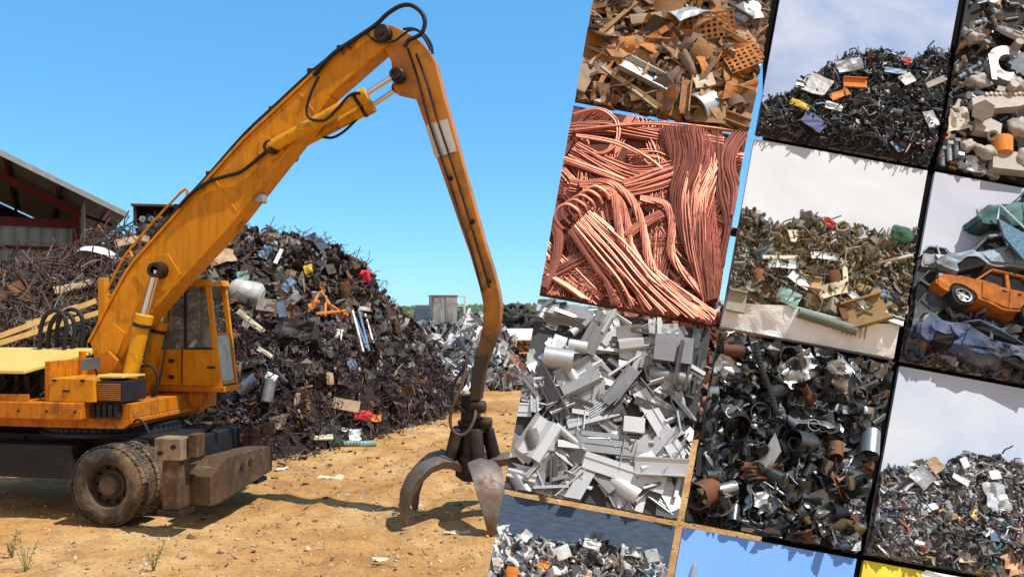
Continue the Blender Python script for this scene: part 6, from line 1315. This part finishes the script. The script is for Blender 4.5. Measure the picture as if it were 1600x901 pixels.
def yellow_tray():
    t = Tray(1, 2, 'tilted panel of crumpled bright yellow sheets along the bottom edge', 'yellow panel', mat('yellow_tray', (.75, .60, .05), .6)); k = t.S / 270.7
    ym = mat('bright_yellow_sheet', (.86, .62, .02), .35, var=.12, scale=9, rnd='obj', spread=.15, stain=(.8, .66, .3), amount=.25)
    for i in range(34):
        u, v = U(0, 1), U(0, .45); s = U(.14, .26) * t.S; V, Fc = g_crumple(s, s * .7, 9, .25); t.put('yellow_sheet', V, Fc, rand_rot(.6), u, v, U(.02, .07) * t.S, ym, 'crumpled bright yellow sheet', None, 'sheet', 'sheets in the yellow panel', smooth=30)
    u, v = t.uv(1480, 905); V, Fc = g_crumple(.3 * t.S, .1 * t.S, 9, .2); t.put('white_sheet', V, Fc, rotm(0, 0, -.2), u, v, .1 * t.S, PLS['white'], cat='sheet', label='white crumpled sheet between the yellow ones', smooth=30)
yellow_tray()
# ------------------------------------------------------------------ bolts and castings
def bolt_tray():
    t = Tray(1, -1, 'tilted panel of loose bolts, nuts and heavy castings at the top', 'bolt panel', mat('bolt_tray', (.03, .028, .026), .9, bump=.2)); k = t.S / 270.7
    BM = [mat('zinc_bolt', (.34, .37, .38), .4, .8, var=.25, scale=18, stain=(.16, .14, .12), amount=.4, rnd='obj', spread=.4), mat('brown_bolt', (.32, .18, .09), .65, .4, var=.3, scale=18, stain=(.15, .09, .06), amount=.4, rnd='obj'), mat('cast_pale', (.36, .325, .29), .6, .1, var=.15, scale=10, stain=(.34, .24, .17), amount=.4, sscale=8, rnd='obj', spread=.2), mat('orange_cup', (.75, .25, .03), .6, var=.15, stain=(.4, .2, .08), amount=.3)]
    pile_fill(t, 500, dict(tube=4, lump=3, ring=3, bar=2), palette('bolt_mix', [((.18, .19, .19), 5), ((.10, .10, .10), 4), ((.28, .29, .30), 3), ((.26, .15, .08), 2.5), ((.45, .42, .38), 1.5)], .5, .6, dirt=(.06, .05, .04)), 'small_hardware', .03, .10, w1=.04)
    def bolt(L, r, hd):
        V, Fc = g_lathe([(0, -L / 2), (r, -L / 2), (r, L * .1), (r * .9, L * .12), (r * .9, L / 2), (0, L / 2)], 10, 0); hx = [(r * 1.8 * math.cos(a), r * 1.8 * math.sin(a)) for a in np.arange(6) * math.pi / 3]
        V2, F2 = g_prism(hx, r * 1.2); V2 = V2 + (-L / 2 - r * .6, 0, 0); return np.vstack([V, V2]), Fc + [tuple(i + len(V) for i in f) for f in F2]
    def nut(r):
        n = 12; V = []
        for z in (-.4 * r, .4 * r):
            for j in range(n): a = j / n * 6.283; q = 1 / math.cos(((a + math.pi / 6) % (math.pi / 3)) - math.pi / 6); V.append((r * q * math.cos(a), r * q * math.sin(a), z))
            for j in range(n): a = j / n * 6.283; V.append((r * .55 * math.cos(a), r * .55 * math.sin(a), z))
        Fc = []
        for j in range(n):
            i = (j + 1) % n; Fc += [(j, i, 24 + i, 24 + j), (12 + i, 12 + j, 36 + j, 36 + i), (24 + j, 24 + i, 36 + i, 36 + j), (i, j, 12 + j, 12 + i)]
        return np.array(V), Fc
    for i in range(130):
        px, py = (U(1465, 1560), U(0, 285)) if i < 100 else (U(1540, 1640), U(-20, 300)); u, v = t.uv(px, py)
        if not (0 < u < 1 and 0 < v < 1): continue
        if 1535 < px and 40 < py < 250: continue
        mi = rng.choice(3, p=[.6, .25, .15])
        if rng.random() < .62: V, Fc = bolt(U(14, 28) * k, U(2.6, 5) * k, 1); nm, ds = 'hex_bolt', ('grey', 'brown', 'pale')[mi] + ' hex bolt'
        else: V, Fc = nut(U(4.5, 8.5) * k); nm, ds = 'hex_nut', ('grey', 'brown', 'pale')[mi] + ' hex nut'
        t.put(nm, V, Fc, rand_rot(.6), u, v, U(.05, .10) * t.S, BM[mi], ds, None, ds.split(' ', 1)[1], ds.split(' ', 1)[1] + 's in the bolt panel', smooth=35)
    def casting(name, px, py, V, Fc, ro, m, lab, cat, tilt=(0, 0), w=.14, smooth=35):
        u, v = t.uv(px, py); return t.put(name, V, Fc, rotm(tilt[0], tilt[1], R(ro)), u, v, w * t.S, m, cat=cat, label=lab, smooth=smooth)
    # round bolted flange
    V, Fc = g_lathe([(0, 6), (8, 6), (9, 3), (30, 3), (32, 0), (32, -4), (0, -4)], 36); mb = MB(); mb.add(V * k, Fc)
    for j in range(10):
        a = j / 10 * 6.283; q, p = g_lathe([(0, 4.4), (2.3, 4.4), (2.3, 2), (0, 2)], 8); mb.add((q + (26 * math.cos(a), 26 * math.sin(a), 0)) * k, p)
    casting('flange_disc', 1588, 55, np.concatenate(mb.v), mb.f, 10, BM[2], 'large round pale flange disc with a ring of bolts', 'flange', (-.5, .3))
    # C-shaped bearing cap
    out = [(33 * math.cos(a), 37 * math.sin(a)) for a in np.linspace(R(58), R(302), 22)]; inn = [(16 * math.cos(a), 19 * math.sin(a)) for a in np.linspace(R(302), R(58), 18)]
    V, Fc = g_prism([(x * k, y * k) for x, y in out + inn], 15 * k, 2); casting('bearing_cap', 1572, 104, V, Fc, -4, mat('white_casting', (.33, .32, .33), .45, .3, var=.15, stain=(.2, .16, .14), amount=.45), 'smooth pale C-shaped bearing cap under the flange disc', 'casting')
    for j in range(2):
        V, Fc = g_lathe([(0, 11), (6.5, 11), (7.5, 8), (7.5, -6), (0, -6)], 18); casting('cap_boss', 1588 - 8 * j, (72, 138)[j], V * k, Fc, 0, BM[2], ('upper', 'lower')[j] + ' round boss at the open end of the bearing cap', 'boss', (0, 0), .2)
    V, Fc = g_prism([(x * k, y * k) for x, y in ((-4, -26), (4, -26), (5, 24), (-3, 26))], 3 * k, 2); casting('cap_rib', 1550, 105, V, Fc, 8, BM[0], 'dark grooved rib on the back of the bearing cap', 'rib', (0, 0), .235)
    V, Fc = g_prism([(x * k, y * k) for x, y in ((10, -34), (24, -34), (24, -24), (13, -24))], 18 * k, 2); casting('support_block', 1548, 128, V + (-.02, .05, 0), Fc, -4, BM[2], 'square foot block below the bearing cap', 'block')
    # toothed clamp
    mb = MB(); V, Fc = g_prism([(-42, -8), (-30, -16), (30, -10), (46, -4), (46, 10), (20, 14), (-20, 12), (-40, 6)], 16, 2); mb.add(V * k, Fc)
    for j in range(9): q, p = g_lathe([(0, 4), (3.2, 4), (4, 0), (4, -4), (0, -4)], 8); mb.add((q + (-16 + j * 7.5, 13 + (j % 2), 6)) * k, p)
    casting('clamp_jaw', 1556, 163, np.concatenate(mb.v), mb.f, 14, BM[2], 'long pale clamp jaw with a row of studs', 'clamp')
    V, Fc = bolt(28 * k, 9 * k, 1); casting('clamp_bolt', 1533, 178, V, Fc, 60, BM[2], 'big pale bolt head at the end of the clamp jaw', 'bolt', (0, 1.0), .17)
    # gear
    pts = []
    for j in range(48): a = j / 48 * 6.283; r = 22 if (j // 2) % 2 else 18.5; pts.append((r * math.cos(a) * k, r * math.sin(a) * k))
    V, Fc = g_prism(pts, 9 * k, 2); casting('gear_wheel', 1592, 100, V, Fc, 0, BM[0], 'dark toothed gear wheel inside the bearing cap', 'gear', (.2, .2), .11, None)
    V, Fc = g_lathe([(0, -9), (10, -9), (13, 9), (11.5, 9), (9, -6), (0, -6)], 22, 1); casting('orange_cup', 1567, 228, V * k * (1.25, 1.5, 1.0), Fc, 8, BM[3], 'bright orange cup below the clamp jaw', 'cup')
    for j, (px, py, r, lab) in enumerate(((1528, 128, 17, 'rounded pale casting left of the bearing cap'), (1512, 228, 13, 'rounded pale knob at the lower left of the clamp'), (1590, 200, 20, 'big rounded pale casting at the right edge below the clamp'), (1590, 132, 15, 'rounded pale lump between bearing cap and clamp'), (1540, 238, 16, 'rounded pale casting left of the orange cup'), (1524, 60, 14, 'rounded pale casting above the bearing cap'), (1600, 248, 18, 'rounded stained casting at the lower right of the bolt panel'))):
        V, Fc = g_lump(r * k, 3, .3, (1, .75, .6)); casting('round_casting', px, py, V, Fc, 40 * j, BM[2], lab, 'casting', (0, 0), .13, 80)
    V, Fc = g_prism([(-20, -12), (18, -14), (22, 6), (6, 14), (-18, 10)], 14, 2); casting('casting_lug', 1540, 200, V * k, Fc, 5, BM[2], 'pale pink block under the clamp jaw', 'block')
    V, Fc = g_tube(16 * k, 8 * k, .45, 16); casting('sleeve', 1552, 212, V, Fc, 50, BM[2], 'short pale thick-walled sleeve above the orange cup', 'sleeve', (0, .8), .16)
    V, Fc = g_crumple(34 * k, 46 * k, 12, .25); casting('canvas_rag', 1497, 185, V, Fc, 10, mat('canvas', (.55, .50, .40), .85, stain=(.3, .25, .18), amount=.35), 'folded pale canvas rag left of the clamp jaw', 'rag')
    V, Fc = g_tube(10 * k, 8 * k, .5, 18); casting('rusty_ring', 1477, 214, V, Fc, 0, BM[1], 'thick rusty ring at the left edge of the bolt panel', 'ring', (0, 1.2), .12)
    V, Fc = g_prism([(-30, -14), (30, -20), (40, 4), (10, 16), (-24, 12)], 16, 2); casting('broken_casting', 1575, 255, V * k, Fc, 12, BM[2], 'broken pale casting along the lower edge', 'casting')
    V, Fc = g_crumple(30 * k, 34 * k, 10, .2); casting('white_rag', 1525, 258, V, Fc, 0, PLS['white'], 'white rag with red marks beside the broken casting', 'rag')
    for j, (px, py) in enumerate(((1472, 248), (1483, 240), (1494, 236))):
        V, Fc = bolt(26 * k, 4.6 * k, 1); u, v = t.uv(px, py); t.put('hex_bolt', V, Fc, rotm(0, .2, R(-80)), u, v, .12 * t.S, BM[0], 'upright grey bolt', 'lower left of the bolt panel', 'bolt', 'row of upright bolts', smooth=35)
bolt_tray()
# ------------------------------------------------------------------ stacked wrecked cars
def car_tray():
    t = Tray(1, 0, 'tilted panel of wrecked cars stacked under a pale lavender sky', 'car panel', sky_print('lavender_print', (.44, .45, .54), (.58, .59, .65), 1.2)); k = t.S / 270.7
    def paint(nm, c, st, am=.35): return mat(nm, c, .55, .1, var=.25, scale=8, stain=st, amount=am + .1, sscale=5, bump=.1, streak=.5)
    inner = mat('car_inside', (.015, .014, .014), .9, bump=.3); wheelm = mat('car_tyre', (.02, .02, .02), .8); rimm = mat('car_rim', (.30, .30, .31), .5, .6, stain=(.14, .11, .09), amount=.45)
    def car(px, py, L, ro, m, lab, flip=1, crush=0.0, wheels=(0, 1), w0=.0, door=None, squash=1.0, hatch=0):
        L = L * k; D = .21 * L; H_ = .34 * L * squash
        u, v = t.uv(px, py); p = t.at(u, v, w0 * t.S * .35 + D * .25)
        root = bpy.data.objects.new('wrecked_car', None); COL.objects.link(root); root.empty_display_size = .1
        M_ = Matrix.Translation(p) @ Matrix([list(r) for r in t.Rm]).to_4x4() @ Matrix.Rotation(R(ro), 4, 'Z'); root.matrix_world = M_
        tag(root, lab, 'car', 'wrecked cars stacked in the car panel'); o_seed = rng.random(3) * 30
        def warp(V):
            V = np.array(V, float); V[:, 0] *= flip
            if crush:
                for i in range(len(V)):
                    q = Vector(tuple(V[i] / L * 5 + o_seed)); V[i] += np.array((mnoise.noise(q), mnoise.noise(q + Vector((9, 0, 0))), .6 * mnoise.noise(q + Vector((0, 9, 0))))) * crush * L + np.array((mnoise.noise(q * 3.1), mnoise.noise(q * 3.1 + Vector((4, 0, 0))), .8 * mnoise.noise(q * 3.1 + Vector((0, 4, 0))))) * crush * .38 * L
            return V
        def put(name, V, Fc, mm, par, smooth=30):
            Vw = warp(V)
            if flip < 0: Fc = [f[::-1] for f in Fc]
            Wv = Vw @ np.array(M_.to_3x3()).T + np.array(M_.translation); r = t.clip(Wv, Fc)
            if r is None: return None
            Mi = M_.inverted(); Vl = r[0] @ np.array(Mi.to_3x3()).T + np.array(Mi.translation); mb = MB(); mb.add(Vl, r[1]); return mb.build(name, mm, par, smooth=smooth, bevel=(.02 * L if name == 'body' else .010 * L if name == 'roof' else 0))
        # local: x length, y up, z depth (towards the viewer)
        wr = .095 * L; xf, xr = -.30 * L, .29 * L; yb = -.16 * L * squash
        def arch(cx_): return [(cx_ + wr * 1.18 * math.cos(a), yb + wr * 1.1 * math.sin(a)) for a in np.linspace(math.pi, 0, 11)]
        belt = .055 * L * squash
        low = [(-.49 * L, yb + .03 * L), (xf - wr * 1.3, yb)] + arch(xf) + arch(xr) + [(xr + wr * 1.3, yb), (.49 * L, yb + .04 * L)]
        topo = [(.50 * L, yb + .12 * L), (.485 * L, belt * .7 if not hatch else belt), (.33 * L, belt * 1.05), (.0, belt), (-.22 * L, belt * .92), (-.44 * L, belt * .35), (-.50 * L, yb + .10 * L)]
        side = low + topo
        # fine-grained flanks so that dents read: outline as a prism plus skins
        V, Fc = g_prism(side, D, 2)
        bm = bmesh.new(); vs = [bm.verts.new(q) for q in V]; [bm.faces.new([vs[i] for i in f_]) for f_ in Fc]
        bmesh.ops.triangulate(bm, faces=bm.faces[:]); bmesh.ops.subdivide_edges(bm, edges=bm.edges[:], cuts=4, use_grid_fill=True); bm.verts.index_update()
        V = np.array([q.co[:] for q in bm.verts]); Fc = [tuple(q.index for q in f_.verts) for f_ in bm.faces]; bm.free()
        body = put('body', V, Fc, m, root)
        def bevel_top(): pass
        cab_ = [(-.20 * L, belt * .93), (-.06 * L, H_ * .62), (.20 * L, H_ * .62), (.33 * L, belt * 1.05)] if not hatch else [(-.20 * L, belt * .93), (-.05 * L, H_ * .62), (.32 * L, H_ * .60), (.45 * L, belt * 1.03)]
        dd = D * .86; th = .022 * L
        # roof, four pillars each side, dark inside
        a, b, c, d = cab_
        V, Fc = g_prism([(b[0], b[1]), (c[0], c[1]), (c[0] + .01 * L, c[1] - th), (b[0] - .01 * L, b[1] - th)], dd, 2); put('roof', V, Fc, m, root)
        for z in (-1, 1):
            for (p0, p1) in ((a, b), (((a[0] + d[0]) / 2 + .01 * L, belt), ((b[0] + c[0]) / 2, b[1])), (d, c)):
                q = [(p0[0] - th * .55, p0[1]), (p0[0] + th * .55, p0[1]), (p1[0] + th * .5, p1[1] - th * .5), (p1[0] - th * .5, p1[1] - th * .5)]
                V, Fc = g_prism(q, th, 2); V = V + (0, 0, z * (dd / 2 - th / 2)); put('pillar', V, Fc, m, root, None)
        q = [(a[0] + th, a[1] - .002), (b[0] + th * .6, b[1] - th * 1.1), (c[0] - th * .6, c[1] - th * 1.1), (d[0] - th, d[1] - .002)]; V, Fc = g_prism(q, dd * .72, 2); put('cabin_interior', V, Fc, inner, root, None)
        xm = (a[0] + d[0]) / 2
        for nm, (x0, x1) in (('front_door', (xf + wr * 1.5, xm)), ('rear_door', (xm + .006 * L, xr - wr * 1.15))):
            q = [(x0, yb + .025 * L), (x1, yb + .025 * L), (x1, belt - .012 * L), (x0, belt - .016 * L)]; V, Fc = g_prism(q, .012 * L, 2); V = V + (0, 0, D / 2 + .005 * L); dr = put(nm, V, Fc, door or m, root, None)
            if dr:
                V, Fc = g_box(x1 - .05 * L, belt - .05 * L, D / 2 + .012 * L, x1 - .015 * L, belt - .038 * L, D / 2 + .018 * L); put('handle', V, Fc, inner, dr, None)
        for wx in (xf, xr):
            V, Fc = g_prism([(wx + wr * 1.1 * math.cos(q_), yb + wr * 1.05 * math.sin(q_)) for q_ in np.linspace(0, math.pi, 12)], D * .3, 2); put('wheel_arch', V + (0, 0, D * .3), Fc, inner, root, None)
        for wi in wheels:
            wx = (xf, xr)[wi]; V, Fc = g_lathe([(.62, -.3), (.95, -.3), (1, -.2), (1, .2), (.95, .3), (.62, .3), (.62, -.3)], 22); V = V * (wr * .98, wr * .98, wr) + (wx, yb, D / 2 - wr * .3); wh = put('wheel', V, Fc, wheelm, root)
            if wh:
                mb = MB()
                for j in range(5):
                    an = j / 5 * 6.283; q, f_ = g_box(.1, -.13, -.08, .66, .13, .06); mb.add(q @ rotm(0, 0, an).T, f_)
                mb.add(*g_lathe([(0, .12), (.2, .1), (.2, -.1), (0, -.1)], 12)); mb.add(*g_lathe([(.56, .2), (.66, .22), (.66, -.1), (.56, -.1), (.56, .2)], 20)); V = np.concatenate(mb.v) * wr + (wx, yb, D / 2 - wr * .1); put('rim', V, mb.f, rimm, wh)
        V, Fc = g_prism([(-.515 * L, yb + .05 * L), (-.47 * L, yb + .045 * L), (-.47 * L, yb + .10 * L), (-.515 * L, yb + .095 * L)], D * .96, 2); put('bumper', V, Fc, inner if crush < .03 else m, root)
        V, Fc = g_box(-.485 * L, belt * .3 - .035 * L, D * .22, -.44 * L, belt * .3 + .005 * L, D * .46); put('headlight', V, Fc, rimm, root)
        return root
    teal = paint('teal_paint', (.015, .10, .105), (.08, .07, .06)); silver = paint('silver_paint', (.22, .27, .33), (.10, .09, .09), .35); rusto = mat('burnt_orange', (.46, .14, .018), .8, .05, var=.3, scale=8, stain=(.16, .06, .03), amount=.45, sscale=4, streak=.5); blue = paint('blue_paint', (.03, .06, .15), (.16, .18, .21), .40); grey = paint('dull_car_grey', (.26, .28, .31), (.12, .11, .11)); dark = paint('dark_car', (.045, .055, .065), (.16, .16, .16), .35)
    car(1455, 408, 110, 6, grey, 'dusty grey car behind the silver one at the left of the car stack', 1, .035, (0,), .0)
    car(1452, 468, 150, 52, dark, 'dark car tipped on end at the left of the car stack', 1, .03, (), .0)
    teal_car = car(1618, 338, 220, 12, teal, 'teal car with its bonnet missing on top of the car stack', 1, .05, (), .05, squash=.85)
    car(1556, 402, 200, 16, silver, 'silver blue car below the teal one in the stack', 1, .045, (), .09, squash=.88)
    car(1552, 462, 184, -6, rusto, 'burnt orange rusty car in the middle of the stack', 1, .03, (0, 1), .16, squash=.95)
    car(1528, 538, 190, -8, blue, 'crushed blue car at the bottom of the stack', 1, .085, (), .10, squash=.9)
    # door of the teal car hanging down from it
    u, v = t.uv(1588, 366); MT = teal_car.matrix_world.inverted()
    for nm, (V, Fc), mm, w in (('hanging_door', g_prism([(-28, 22), (22, -2), (34, -34), (8, -46), (-20, -10)], 5, 2), mat('door_blue', (.06, .13, .20), .35, .2, stain=(.15, .15, .15), amount=.25), .20), ('door_window_frame', g_sweep([(-28, 22, 0), (-24, 52, 0), (30, -2, 0)], 1.6, 6), PLS['white'], .205)):
        r = t.clip((V * k) @ t.Rm.T + np.array(t.at(u, v, w * t.S)), Fc); mb = MB(); mb.add(r[0] @ np.array(MT.to_3x3()).T + np.array(MT.translation), r[1]); o = mb.build(nm, mm, teal_car)
        if nm == 'hanging_door': o['label'] = 'dark blue door hanging down'
    pile_fill(t, 420, dict(crumple=5, plate=3, bar=1, tube=1), palette('car_litter_mix', [((.05, .05, .055), 5), ((.12, .13, .15), 4), ((.08, .13, .24), 2), ((.3, .3, .32), 2), ((.22, .14, .09), 2.5), ((.5, .48, .42), 1)], .5, .3), 'car_part_litter', .04, .13, .84, 1.0, .02, .14, .8)
    pile_fill(t, 420, dict(crumple=5, plate=4, bar=2, tube=.6), MATS['car_litter_mix'], 'crushed_car_litter', .05, .18, .3, .98, .0, .10, .6, top=lambda u: .66 - .42 * u)
car_tray()
settle_labels()
bpy.context.view_layer.update()
